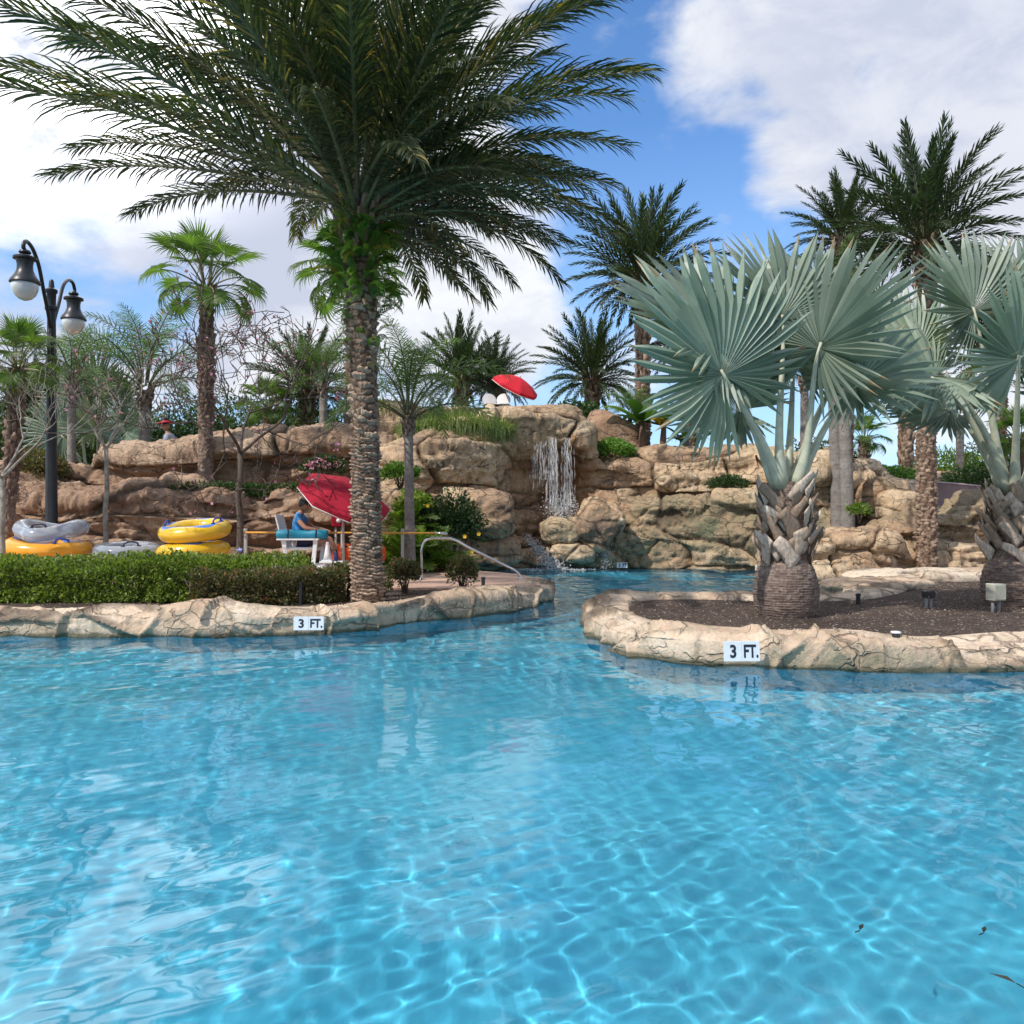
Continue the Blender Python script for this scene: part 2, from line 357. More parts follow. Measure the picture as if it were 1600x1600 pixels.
# ------------------------------------------------------------------ rock shells
def resample(pts, n):
    A = np.array([list(p) for p in pts], dtype=float); d = np.r_[0, np.cumsum(np.linalg.norm(np.diff(A, axis=0), axis=1))]
    # catmull style smoothing by cubic interpolation on parameter
    t = np.linspace(0, d[-1], n); out = np.zeros((n, A.shape[1]))
    m = np.gradient(A, d, axis=0)
    for i in range(A.shape[1]):
        k = np.clip(np.searchsorted(d, t, side='right')-1, 0, len(d)-2); h = d[k+1]-d[k]; u = (t-d[k])/h
        out[:, i] = (2*u**3-3*u**2+1)*A[k, i]+(u**3-2*u**2+u)*h*m[k, i]+(-2*u**3+3*u**2)*A[k+1, i]+(u**3-u**2)*h*m[k+1, i]
    return out
def rock_sheet(name, rows, res, mat, amp=.16, cell=(1.3, 1.3, .55), seed=1, flip=False, label=None, cat='rock wall', group=None, mossf=None, stainf=None, crackd=.07, blk=1.0, fadein=None, kind=None, parent=None, warp=.35):
    """rows: list of guide polylines (same station count), bottom to top; returns the shell object"""
    rows = np.array([[list(p) for p in r] for r in rows], dtype=float)
    mid = rows[len(rows)//2]; ln = np.linalg.norm(np.diff(mid, axis=0), axis=1).sum(); S = max(8, int(ln/res))
    # resample along stations with the common parameter of the middle row
    d = np.r_[0, np.cumsum(np.linalg.norm(np.diff(mid, axis=0), axis=1))]; t = np.linspace(0, d[-1], S)
    def interp(A, d, t):
        m = np.gradient(A, d, axis=0); k = np.clip(np.searchsorted(d, t, side='right')-1, 0, len(d)-2); h = (d[k+1]-d[k])[:, None]; u = (t-d[k])[:, None]/h
        return (2*u**3-3*u**2+1)*A[k]+(u**3-2*u**2+u)*h*m[k]*.8+(-2*u**3+3*u**2)*A[k+1]+(u**3-u**2)*h*m[k+1]*.8
    G = np.stack([interp(r, d, t) for r in rows])           # rows x S x 3
    dv = np.linalg.norm(np.diff(G, axis=0), axis=2).mean(1); dv = np.maximum(dv, 1e-3); e = np.r_[0, np.cumsum(dv)]; T = max(6, int(e[-1]/res)); tt = np.linspace(0, e[-1], T)
    k = np.clip(np.searchsorted(e, tt, side='right')-1, 0, len(e)-2); u = ((tt-e[k])/(e[k+1]-e[k]))[:, None, None]
    Gm = np.gradient(G, e, axis=0); h = (e[k+1]-e[k])[:, None, None]
    Q = (2*u**3-3*u**2+1)*G[k]+(u**3-2*u**2+u)*h*Gm[k]*.6+(-2*u**3+3*u**2)*G[k+1]+(u**3-u**2)*h*Gm[k+1]*.6
    du = np.gradient(Q, axis=1); dw = np.gradient(Q, axis=0); Nn = np.cross(du, dw); Nn /= np.linalg.norm(Nn, axis=2, keepdims=True)+1e-9
    if flip: Nn = -Nn
    W = Q+warp*np.stack([fbm(Q*.7, 3, seed+20), fbm(Q*.7+9, 3, seed+21), fbm(Q*.7+5, 3, seed+22)*.5], -1)
    F1, F2, ID = voro(W/np.array(cell), seed); ed = F2-F1
    f1, f2, id2 = voro(W/np.array(cell)*2.3+3.1, seed+5); ed2 = f2-f1
    sub = _h((ID*1000).astype(int), (ID*77).astype(int), 3, seed) > .45
    disp = (ID-.5)*amp*1.3*sst(ed, 0, .04)+sst(ed, 0, .12)*amp*.2-sst(1-ed, .95, 1.0)*crackd
    disp += np.where(sub, sst(ed2, 0, .12)*amp*.12+(id2-.5)*amp*.35*sst(ed2, 0, .08)-sst(1-ed2, .95, 1)*crackd*.5, 0)
    lay = fbm(np.stack([Q[..., 0]*.35, Q[..., 1]*.35, Q[..., 2]*2.6+fbm(Q*.5, 2, seed+8)*1.2], -1), 3, seed+31)
    rdg = 1-np.abs(fbm(Q*np.array([1.1, 1.1, 2.0]), 4, seed+33))*2.2
    st_ = lay*3; st_ = np.floor(st_)+sst(st_-np.floor(st_), .0, .45)
    disp += (lay*.35+st_/3*1.2)*amp*1.3*blk+rdg*amp*.28+fbm(Q*.6, 2, seed+34)*amp*.7+fbm(Q*4, 5, seed+40, .65)*amp*.5-sst(1-np.abs(fbm(Q*np.array([1.6, 1.6, 3.4]), 3, seed+50))*9, .2, 1)*crackd*.45*sst(fbm(Q*.8, 2, seed+51), -.1, .3)
    fade = np.ones(Q.shape[:2])
    if fadein: fade = fade*(1-.85*sst(np.linspace(0, 1, Q.shape[0]), fadein, fadein+.12))[:, None]
    Q2 = Q+Nn*(disp*fade)[..., None]
    crack = np.maximum(sst(1-ed, .93, .985), np.where(sub, .8*sst(1-ed2, .95, .99), 0))
    crack = crack*sst(fbm(Q*1.1, 2, seed+60), -.35, .05)
    crack = np.maximum(crack, .8*sst(1-np.abs(fbm(Q*np.array([1.6, 1.6, 3.4]), 3, seed+50))*9, .75, 1)*sst(fbm(Q*.8, 2, seed+51), -.1, .3))
    moss = mossf(Q2) if mossf else np.zeros(Q.shape[:2]); stn = stainf(Q2) if stainf else np.zeros(Q.shape[:2])
    F = gridfaces(Q.shape[0], Q.shape[1])
    if flip: F = F[:, ::-1]
    me = npmesh(name, Q2.reshape(-1, 3), F, mat, True, None, {'tint': np.where(sub, .5*ID+.5*id2, ID).ravel(), 'crack': crack.ravel(), 'moss': moss.ravel(), 'stain': stn.ravel()})
    o = link(name, me, parent)
    if label: tag(o, label, cat, group, kind)
    return o
def boulder(name, c0, rad, seed, mat, label, rot=(0, 0, 0), res=48, amp=.10, box=.5, group='boulders in the waterfall', mossf=0.0, stainf=0.0):
    n, m = res, res*2; th = np.linspace(.02, PI-.02, n); ph = np.linspace(0, 2*PI, m, endpoint=False); T, Ph = np.meshgrid(th, ph, indexing='ij')
    D = np.stack([np.sin(T)*np.cos(Ph), np.sin(T)*np.sin(Ph), np.cos(T)], -1)
    pw = 2+6*box; rr = 1/((np.abs(D)**pw).sum(-1)**(1/pw)); rr = rr*(1+.10*fbm(D*1.6+seed*3.3, 3, seed))
    Q = D*rr[..., None]*np.array(rad)
    W = Q+.25*np.stack([fbm(Q*1.5, 2, seed+1), fbm(Q*1.5+4, 2, seed+2), fbm(Q*1.5+8, 2, seed+3)], -1)
    F1, F2, ID = voro(W/np.array([1.3, 1.3, .7])+seed, seed); ed = F2-F1; rd_ = 1-np.abs(fbm(Q*1.8, 3, seed+3))*2.2
    Q = Q+D*(((ID-.5)*amp*.8*sst(ed, 0, .05)+rd_*amp*.5-sst(1-ed, .94, 1)*.035+fbm(Q*4, 5, seed+7, .65)*amp*.8)[..., None])
    M = np.array(Euler(rot).to_matrix()); Q = Q@M.T+np.array(list(c0))
    crack = sst(1-ed, .93, .985)*sst(fbm(Q*1.1, 2, seed+60), -.3, .05)
    me = npmesh(name, Q.reshape(-1, 3), gridfaces(n, m, True)[:, ::-1], mat, True, None, {'tint': ID.ravel(), 'crack': crack.ravel(), 'moss': np.full(ID.size, mossf), 'stain': np.full(ID.size, stainf)})
    o = link(name, me); tag(o, label, 'boulder', group); return o

def row(stations, f): return [f(*s) for s in stations]

# ------------------------------------------------------------------ ground, pool basin, water
def soil_mat(name, cols, scale=30, bd=.02):
    m, nt, nodes, b = newmat(name); co = objco(nt); n1 = noisen(nt, scale, 6, .7, co); n2 = noisen(nt, 1.2, 4, .6, co)
    v = N_(nt, 'ShaderNodeTexVoronoi'); v.inputs['Scale'].default_value = scale*1.2; nt.links.new(objco(nt, (1, 2.2, 1)), v.inputs['Vector'])
    col = ramp(nt, n1, [(.3, cols[0]), (.5, cols[1]), (.72, cols[2])]); col = mixc(nt, mrange(nt, n2, .4, .65, 0, .5), col, tuple(cols[0])+(1,))
    nt.links.new(col, b.inputs['Base Color']); b.inputs['Roughness'].default_value = .95; b.inputs['Specular IOR Level'].default_value = .15
    bump(nt, b, mathn(nt, 'ADD', n1, v.outputs['Distance']), bd); return m
M_MULCH = soil_mat('mulch', [(.055, .040, .032), (.11, .080, .065), (.20, .16, .135)])
M_DIRT = soil_mat('far_ground', [(.07, .08, .03), (.12, .12, .05), (.2, .17, .1)], 3, .05)
M_DECK = simple('pool_deck', (.52, .33, .24), .7, .22, .004, 60, vscale=2.5)
M_FLOOR, nt, _, b = newmat('pool_floor')
co = objco(nt); n1 = noisen(nt, .35, 4, .5, co); n2 = noisen(nt, 3, 4, .6, co)
col = mixc(nt, mrange(nt, n1, .35, .65), (.08, .465, .67, 1), (.135, .55, .73, 1)); col = mixc(nt, mrange(nt, n2, .4, .8, 0, .25), col, (.18, .61, .76, 1))
nt.links.new(col, b.inputs['Base Color']); b.inputs['Roughness'].default_value = .8

LAND = .22
def prism(name, poly, ztop, zbot, mat, kind='structure'):
    n = len(poly); V = [(x, y, ztop) for x, y in poly]+[(x, y, zbot) for x, y in poly]
    tri = tessellate_polygon([[Vector((x, y, 0)) for x, y in poly]]); F = []
    for t in tri:
        a, b_, c_ = [Vector(V[i]) for i in t]
        t = list(t)
        if (b_-a).cross(c_-a).z < 0: t = t[::-1]
        F.append(tuple(t))
    for i in range(n): F.append((i, (i+1) % n, n+(i+1) % n, n+i))
    me = bpy.data.meshes.new(name); me.from_pydata(V, [], F); me.materials.append(mat); me.update()
    o = link(name, me); tag(o, kind=kind); return o
A_FRONT = [(-16, 8.9), (-12, 9.2), (-8.5, 9.55), (-5.8, 9.43), (-4.1, 9.36), (-2.5, 9.45), (-1.8, 9.84), (-1.28, 10.4), (-.83, 10.85), (0, 11.75), (.47, 12.6), (.70, 13.6), (.52, 14.6)]
A_BACK = [(.30, 15.3), (-.5, 16.2), (-1.35, 17.0), (-1.62, 17.9), (-1.45, 19.0), (-.7, 20.4), (.2, 21.4), (.2, 23)]
B_FRONT = [(14, 6.9), (8, 7.2), (4.55, 7.4), (3.1, 7.37), (2.3, 7.49), (1.76, 7.65), (1.24, 8.1), (.97, 8.97), (.93, 10.2), (1.2, 11.2), (1.8, 11.65), (2.6, 11.7), (3.5, 11.5), (4.2, 11.6), (5.0, 12.3), (5.9, 13.6), (6.5, 14.8), (6.5, 15.6), (6.0, 16.15), (5.55, 16.6), (5.3, 17.4), (5.5, 18.4), (5.9, 20)]
def smooth2(pts, n=160): return [tuple(p) for p in resample(pts, n)]
def inset(poly_pts, d, left=True):
    A = np.array(poly_pts, float); T = np.gradient(A, axis=0); T /= np.linalg.norm(T, axis=1, keepdims=True); Nn = np.stack([-T[:, 1], T[:, 0]], 1)
    return A+(Nn if left else -Nn)*d
af = smooth2(A_FRONT, 120); ab = smooth2(A_BACK, 60); bf = smooth2(B_FRONT, 200)
afi = inset(af, .42); bfi = inset(bf, .42, False)
prism('planting_bed', [tuple(p) for p in afi]+ab+[(-16, 24)], LAND, -.93, M_MULCH)
prism('island_bed', [(14, 7.2)]+[tuple(p) for p in bfi[2:]]+[(5.9, 22), (14, 22)], LAND, -.93, M_MULCH)
# pale walking deck on top of the left land, 1 cm proud
deck = [(.45, 13.1), (.42, 14.5), (.22, 15.2)]+[(x-.02, y-.05) for x, y in ab[2:]]+[(-.4, 22), (-3.0, 19.0), (-3.6, 16.6), (-9, 16.9), (-16, 16.9), (-16, 12.6), (-4, 12.7), (-1.7, 12.6), (-.6, 12.55)]
prism('pool_deck', deck, LAND+.03, LAND-.25, M_DECK)
def rect_sheet(name, x0, x1, y0, y1, z, mat, kind='structure'):
    me = bpy.data.meshes.new(name); me.from_pydata([(x0, y0, z), (x1, y0, z), (x1, y1, z), (x0, y1, z)], [], [(0, 1, 2, 3)]); me.materials.append(mat)
    o = link(name, me); tag(o, kind=kind); return o
fl = rect_sheet('pool_floor', -16, 14, -7, 24, -.9, M_FLOOR); fl.cycles.is_caustics_receiver = True
# the far ground reaches the horizon on all sides of the pool
g = MB()
for x0, x1, y0, y1 in ((-1500, 1500, 24, 2500), (-1500, -16, -600, 24), (14, 1500, -600, 24), (-16, 14, -600, -7)):
    i = [g.vert(p) for p in ((x0, y0, LAND-.02), (x1, y0, LAND-.02), (x1, y1, LAND-.02), (x0, y1, LAND-.02))]; g.face(i)
tag(link('ground', g.mesh('ground', M_DIRT, False)), kind='structure')

rng = np.random.default_rng(5)
def waves(X, Y):
    Z = np.zeros_like(X)
    for lam, amp, nw, sp in ((2.2, .010, 9, 1.2), (.85, .0049, 14, 1.5), (.42, .0015, 20, 3.1), (.20, .0008, 20, 3.1), (.10, .0004, 16, 3.1)):
        for i in range(nw):
            l = lam*rng.uniform(.72, 1.4); a = 1.9+rng.uniform(-sp, sp); k = 2*PI/l
            Z += amp/math.sqrt(nw)*1.4*np.sin(k*(X*math.cos(a)+Y*math.sin(a))+rng.uniform(0, 6.28)+.6*np.sin(X*.7+i)+.5*np.sin(Y*.9+i*2))
    chop = .55+.45*fbm(np.stack([X*.35, Y*.35, X*0], -1), 2, 3)+.35*np.clip((-X-1)/6, 0, 1)
    chop = chop*(1+1.3*sst(Y, 5, 12))
    return Z*np.clip(chop, .3, 2.8)
ys = [-6.9, -6, -5, -4, -3, -2, -1, 0, .5, 1.0]
while ys[-1] < 21.8: ys.append(ys[-1]+max(.017, ys[-1]*.0042))
xs = [-15.9, -14, -12.5, -11, -10, -9.3]
xs = np.r_[xs, np.arange(-9, 9, .024), [9.3, 10, 12, 13.9]]
X, Y = np.meshgrid(xs, np.array(ys)); Z = waves(X, Y)
M_WATER, nt, nodes, b = newmat('pool_water'); nodes.remove(b)
gl = N_(nt, 'ShaderNodeBsdfGlass'); gl.inputs['IOR'].default_value = 1.33; gl.inputs['Roughness'].default_value = .035; gl.inputs['Color'].default_value = (.86, .98, 1, 1)
nt.links.new(gl.outputs[0], nodes['Material Output'].inputs[0])
me = npmesh('pool_water', np.stack([X, Y, Z], -1).reshape(-1, 3), gridfaces(*X.shape), M_WATER)
wat = link('pool_water', me); tag(wat, kind='structure'); wat.cycles.is_caustics_caster = True

# ------------------------------------------------------------------ copings
def coping(name, pts, side, seed, label, hs=None, width=.62, zin=.16, res=.02, top=.27, amp=.075, cell=(1.0, 1.0, 1.6), mossf=None):
    A = np.array(smooth2(pts, 70)); T = np.gradient(A, axis=0); T /= np.linalg.norm(T, axis=1, keepdims=True); Nn = np.stack([-T[:, 1], T[:, 0]], 1)*side
    s = np.r_[0, np.cumsum(np.linalg.norm(np.diff(A, axis=0), axis=1))]
    hv = fbm(np.stack([s*.55, s*0+seed, s*0], -1), 3, seed)*.07+(hs(s, A) if hs else 0)
    wv = 1+fbm(np.stack([s*.4, s*0+seed, s*0+4], -1), 2, seed+3)*.35
    def r(off, z, hk, wk=0): return np.c_[A+Nn*(off*(1+wk*(wv-1)))[:, None] if hasattr(off, '__len__') else A+Nn*(off*(1+wk*(wv-1)))[:, None], z+hv*hk]
    rows = [r(.02, -.95, 0), r(-.03, -.3, 0), r(-.03, 0, 0), r(-.02, .12, .4), r(.0, top-.05, .9), r(.09, top, 1), r(width*.6, top+.02, 1, 1), r(width*.9, top-.03, .8, 1), r(width*1.05, zin-.06, 0, 1), r(width*1.1, zin-.3, 0, 1)]
    return rock_sheet(name, rows, res, M_COPE, amp, cell, seed, flip=(side > 0), label=label, cat='coping', crackd=.055, fadein=.63, blk=.5, warp=.3, mossf=mossf)
def hleft(s, A): return .10*np.exp(-((A[:, 0]+3.6)/.55)**2)+.05*np.exp(-((A[:, 0]+4.7)/.5)**2)-.03*np.exp(-((A[:, 0]+4.1)/.3)**2)
coping('rock_coping', A_FRONT, 1, 11, 'pale rock coping along the left planting bed, below the green hedge', hleft)
def hright(s, A): return .05*np.exp(-((A[:, 0]-3.1)/.5)**2)*(A[:, 1] < 9)-.03*np.exp(-((A[:, 0]-3.9)/.4)**2)
coping('rock_coping', B_FRONT[:19], -1, 23, 'pale rock coping round the palm island with its rounded left tip', hright, mossf=lambda q: .55*sst(fbm(q*1.4, 3, 88), .05, .4)*sst(.26-q[..., 2], 0, .15))
coping('rock_coping', B_FRONT[16:], -1, 29, 'low rock coping beside the narrow channel behind the island', None, .55)
coping('rock_coping', [(-1.62, 17.9), (-1.45, 19.0), (-.7, 20.0), (.15, 20.6), (.5, 20.9)], 1, 31, 'low pale kerb rock at the foot of the waterfall cliff, left of the cascade', None, .5, res=.03)
boulder('coping_stone', (-1.86, 1.93, .0), (.45, .42, .09), 37, M_COPE, 'corner of a brown coping stone at the bottom left of the photo', (0, 0, .3), 40, .04, .5, None)
# orange slabs between the island and the channel
boulder('rock_slab', (5.75, 13.15, .18), (1.0, .62, .17), 41, M_COPE, 'long flat orange rock slab beside the narrow channel', (0, .02, .75), 48, .06, .4, 'flat slabs at the channel')
boulder('rock_slab', (7.1, 14.6, .2), (1.2, .6, .17), 42, M_COPE, 'flat rock slab bordering the back mulch bed, right of the channel end', (0, .0, .25), 48, .06, .4, 'flat slabs at the channel')
boulder('rock_slab', (9.1, 14.9, .2), (1.3, .6, .18), 43, M_COPE, 'flat rock slab behind the beige junction box at right', (0, .0, .05), 48, .06, .4, 'flat slabs at the channel')

# ------------------------------------------------------------------ cliffs
def st(px, Y, z=None, py=None): return P(px, py, Y) if py is not None else Vector(((px-800)/FP*Y, Y, z))
# main waterfall cliff. columns: px, Y base, then (py, dY) for lower lip, ledge back, mid lip, ledge back2, upper, top lip, top, back
cols = [
 # px,  Yb ,  lowlip     lowback     midlip      midback     under      lip        top         back
 (560, 18.2, (850, .1), (835, .5), (780, .6), (765, 1.3), (730, 1.4), (708, 1.5), (702, 2.0), (700, 3.6)),
 (610, 18.0, (850, .1), (832, .4), (775, .5), (765, 1.0), (735, 1.1), (704, 1.2), (698, 1.7), (690, 3.6)),
 (660, 18.3, (845, .1), (835, .4), (775, .5), (768, .8), (740, .8), (692, .9), (680, 1.4), (672, 3.4)),
 (700, 18.9, (840, .0), (832, .2), (775, .2), (768, .5), (735, .5), (688, .5), (676, 1.0), (668, 3.0)),
 (745, 19.5, (845, .0), (835, .3), (770, .2), (760, .5), (730, .4), (690, .3), (668, .8), (655, 2.4)),
 (775, 20.0, (848, .0), (838, .3), (780, .4), (768, .6), (730, .5), (688, .1), (655, .4), (638, 1.6)),
 (800, 20.5, (850, .1), (838, .4), (800, .5), (790, .7), (735, .75), (692, .1), (650, .0), (634, 1.2)),
 (830, 20.8, (852, .1), (842, .5), (805, .5), (795, .75), (735, .85), (690, .0), (650, -.2), (635, .9)),
 (865, 20.9, (860, .1), (850, .5), (812, .6), (800, .7), (735, .8), (688, .0), (650, -.2), (633, .9)),
 (892, 20.9, (860, .1), (850, .5), (812, .6), (800, .7), (740, .7), (690, .0), (655, -.1), (636, .9)),
 (912, 20.8, (860, .1), (845, .4), (800, .5), (780, .7), (740, .5), (700, .1), (668, .3), (652, 1.1)),
 (932, 20.7, (855, .1), (835, .4), (790, .4), (768, .6), (745, .6), (728, .5), (718, .9), (714, 1.8)),
 (965, 20.6, (850, .1), (830, .1), (790, .3), (770, .6), (748, .7), (730, .6), (720, 1.0), (716, 1.8)),
 (1000, 20.5, (840, .0), (800, .0), (785, .4), (772, 1.0), (752, .9), (742, .9), (714, 1.3), (706, 2.0)),
 (1060, 20.3, (835, -.1), (792, -.1), (780, .3), (772, .9), (748, .8), (738, 1.0), (708, 1.2), (700, 2.0)),
 (1120, 20.0, (830, -.1), (788, -.1), (777, .3), (775, 1.1), (750, 1.1), (735, 1.4), (706, 1.5), (698, 2.2)),
 (1180, 19.6, (830, -.1), (788, -.1), (777, .3), (777, 1.3), (755, 1.4), (735, 1.5), (706, 1.6), (697, 2.4)),
 (1240, 19.0, (830, -.1), (792, -.1), (780, .3), (775, 1.3), (755, 1.4), (738, 1.5), (722, 1.6), (712, 2.4)),
 (1300, 18.6, (835, -.1), (800, -.1), (790, .3), (785, 1.1), (765, 1.2), (750, 1.3), (738, 1.5), (732, 2.4))]
rows = [[st(c_[0], c_[1]-.05, z=-.95) for c_ in cols], [st(c_[0], c_[1], z=.0) for c_ in cols]]
for j in range(2, 10): rows.append([st(c_[0], c_[1]+c_[j][1], py=c_[j][0]) for c_ in cols])
rows.append([Vector((p.x, p.y+1.2, p.z-.2)) for p in rows[-1]]); rows.append([Vector((p.x, p.y+.3, LAND)) for p in rows[-1]])
def moss_shade_main(q): # green faux moss on the right hand blocks, strengthened as painted shade there
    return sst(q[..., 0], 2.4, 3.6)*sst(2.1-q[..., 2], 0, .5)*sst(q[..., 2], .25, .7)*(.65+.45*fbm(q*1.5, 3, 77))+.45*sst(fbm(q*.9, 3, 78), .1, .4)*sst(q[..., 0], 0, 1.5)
def stain_main(q):
    a = np.exp(-((q[..., 0]-1.25)/.75)**2)*sst(3.6-q[..., 2], 0, .5)*sst(q[..., 2], -.2, .2)
    return np.clip(a*1.3, 0, 1)*sst(fbm(q*1.2, 2, 5), -.6, .3)
rock_sheet('rock_cliff', rows, .033, M_ROCK, .18, (2.0, 2.0, .95), 3, blk=.6, label='tall tan artificial rock cliff with the waterfall running down it', cat='rock cliff', mossf=moss_shade_main, stainf=stain_main, crackd=.10)
# boulders in the cascade
boulder('boulder', P(935, 818, 20.2), (.50, .45, .52), 5, M_ROCK, 'tilted cracked boulder right of the waterfall foot', (.2, .5, .2), 56, .10, .35)
boulder('boulder', P(882, 828, 20.4), (.52, .45, .27), 6, M_ROCK, 'rounded mossy boulder the waterfall lands behind', (.05, -.1, 0), 56, .10, .35, mossf=.35)
boulder('boulder', P(892, 862, 20.4), (.52, .45, .20), 7, M_ROCK, 'flat ledge stone under the rounded boulder in the cascade', (0, .05, 0), 56, .08, .6)
boulder('boulder', P(742, 800, 19.2), (.85, .6, .52), 8, M_ROCK, 'big smooth boulder left of the waterfall, above the yellow flowers', (0, .1, 0), 56, .12, .3)
boulder('boulder', P(757, 862, 19.6), (.82, .6, .33), 9, M_ROCK, 'broad tan boulder at water level left of the cascade', (0, -.05, .1), 56, .10, .4)
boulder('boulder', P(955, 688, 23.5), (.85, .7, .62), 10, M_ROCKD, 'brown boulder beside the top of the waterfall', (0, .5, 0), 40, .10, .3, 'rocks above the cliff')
boulder('boulder', P(603, 800, 17.4), (.5, .5, .5), 12, M_ROCK, 'grey boulder just right of the tall palm trunk', (0, .1, 0), 40, .10, .3)
boulder('rock_block', P(603, 672, 22), (.75, .6, .75), 13, M_ROCK, 'tall pale rock block behind the tall palm trunk', (0, 0, .1), 40, .12, .8, 'rocks above the cliff')
boulder('rock_block', P(690, 665, 22.5), (1.5, .6, .42), 14, M_ROCK, 'pale rock ledge behind the fountain grass', (0, -.03, .1), 40, .12, .8, 'rocks above the cliff')
# left walls
def wall(name, stations, seed, label, mat=M_ROCKD, base=LAND-.3, amp=.2, lip=.10, back=1.8, res=.033, cell=(2.8, 2.8, .65), batter=.25, **k):
    r0 = [st(px, Y, z=base) for px, Y, top in stations]; r1 = [st(px, Y+.02, z=LAND+.25) for px, Y, top in stations]
    r2 = []; r3 = []; r4 = []; r5 = []; r6 = []
    for px, Y, top in stations:
        T = P(px, top, Y+batter); z = T.z
        r2.append(Vector((T.x, Y+batter*.6, z-.45))); r3.append(Vector((T.x, Y+batter-lip-.1, z-.18))); r4.append(Vector((T.x, Y+batter-lip+.12, z-.02))); r5.append(Vector((T.x, Y+batter+back, z+.02))); r6.append(Vector((T.x, Y+batter+back+.3, base)))
    return rock_sheet(name, [r0, r1, r2, r3, r4, r5, r6], res, mat, amp, cell, seed, label=label, **k)
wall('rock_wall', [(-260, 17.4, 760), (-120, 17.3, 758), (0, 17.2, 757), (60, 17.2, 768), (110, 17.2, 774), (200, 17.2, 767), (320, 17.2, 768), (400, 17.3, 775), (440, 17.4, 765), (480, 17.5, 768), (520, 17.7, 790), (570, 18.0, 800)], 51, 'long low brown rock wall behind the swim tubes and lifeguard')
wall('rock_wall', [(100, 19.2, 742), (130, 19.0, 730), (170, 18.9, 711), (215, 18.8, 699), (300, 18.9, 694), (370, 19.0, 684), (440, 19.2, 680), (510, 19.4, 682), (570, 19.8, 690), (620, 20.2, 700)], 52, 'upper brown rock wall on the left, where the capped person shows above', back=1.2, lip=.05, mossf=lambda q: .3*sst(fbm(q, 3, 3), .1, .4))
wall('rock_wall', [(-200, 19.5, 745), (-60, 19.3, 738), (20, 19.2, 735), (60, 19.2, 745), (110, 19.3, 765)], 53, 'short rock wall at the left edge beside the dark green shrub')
# right walls
wall('rock_wall', [(1225, 18.8, 740), (1260, 18.6, 728), (1300, 18.5, 724), (1330, 18.7, 745), (1350, 19.0, 740), (1375, 19.2, 738), (1400, 19.4, 752), (1440, 19.6, 765)], 54, 'upright brown rock wall behind the pair of grey palm trunks', M_ROCK, amp=.28, cell=(1.2, 1.6, 1.3))
wall('rock_wall', [(1262, 15.8, 850), (1285, 15.7, 836), (1310, 15.7, 831), (1360, 15.8, 828), (1385, 16.0, 830), (1402, 16.4, 862)], 55, 'low tan rock block in front of the pink slide edge', M_ROCK, amp=.13, back=.5, cell=(1.4, 1.4, .9))
wall('rock_wall', [(1345, 16.9, 845), (1375, 16.8, 826), (1410, 16.7, 818), (1440, 16.7, 804), (1480, 16.8, 792), (1520, 16.8, 784), (1560, 16.8, 780), (1640, 16.9, 772), (1760, 17.2, 770)], 56, 'rising brown rock wall behind the pitted palm trunk at right', M_ROCK, amp=.22, back=.8, mossf=lambda q: .55*sst(fbm(q*1.2, 3, 3), -.05, .3))
boulder('rock_block', P(1370, 778, 18.6), (.55, .5, .40), 57, M_ROCK, 'layered rounded rock below the slide wall', (0, 0, .1), 40, .10, .3, 'rocks by the slide')
boulder('rock_block', P(1395, 790, 18.2), (.40, .5, .30), 58, M_ROCK, 'small layered rock at the end of the slide wall', (0, 0, .1), 40, .08, .3, 'rocks by the slide')
wall('rock_wall', [(1380, 24, 743), (1440, 24, 740), (1500, 24, 744), (1600, 24, 742), (1700, 24, 745)], 59, 'thin rock ledge seen above the pink slide wall', M_ROCK, amp=.15)
# soil terraces behind the copings of the walls
def terrace(px0, px1, y0, y1, z, name='planting_soil'):
    o = rect_sheet(name, XP(px0, (y0+y1)/2), XP(px1, (y0+y1)/2), y0, y1, z, M_DIRT)
terrace(-300, 560, 18.0, 19.6, 1.75)
terrace(560, 1300, 24.0, 30, 3.0)

# ------------------------------------------------------------------ foliage generators
M_DATE = leafmat('date_leaf', [(.022, .036, .022), (.045, .066, .034), (.07, .095, .045), (.12, .13, .05)], .28, .36, .5, (.95, (.32, .23, .07)))
M_DATEF = leafmat('date_leaf_far', [(.022, .042, .022), (.045, .075, .035), (.065, .10, .045)], .25, .5, .4)
M_QUEEN = leafmat('queen_leaf', [(.06, .11, .035), (.11, .18, .06), (.16, .24, .09)], .4, .45)
M_FAN = leafmat('fan_leaf', [(.06, .11, .03), (.12, .20, .05), (.19, .29, .08)], .5, .42, .5, (.95, (.35, .28, .12)))
M_BISM = leafmat('bismarck_leaf', [(.12, .175, .135), (.17, .235, .18), (.24, .30, .235), (.33, .39, .30)], .16, .42, .5, (1.05, (.34, .26, .15)))
M_HEDGE = leafmat('hedge_leaf', [(.06, .10, .018), (.14, .215, .032), (.22, .31, .05), (.34, .41, .08)], .35, .4, .5)
M_RED = leafmat('red_shrub_leaf', [(.06, .075, .03), (.10, .125, .045), (.16, .11, .06), (.20, .19, .08)], .35, .45, .5, (.955, (.30, .10, .04)))
M_DARKG = leafmat('dark_shrub_leaf', [(.02, .045, .015), (.04, .085, .025), (.07, .13, .035)], .3, .42, .5)
M_BRIGHT = leafmat('bright_shrub_leaf', [(.06, .13, .02), (.12, .24, .04), (.20, .34, .07)], .4, .42, .5)
M_FERN = leafmat('fern_leaf', [(.05, .10, .018), (.11, .21, .03), (.20, .33, .045)], .45, .45, .4, (.93, (.35, .26, .04)))
M_BACK = leafmat('back_leaf', [(.06, .09, .045), (.12, .16, .075), (.20, .24, .12)], .3, .5, .4)
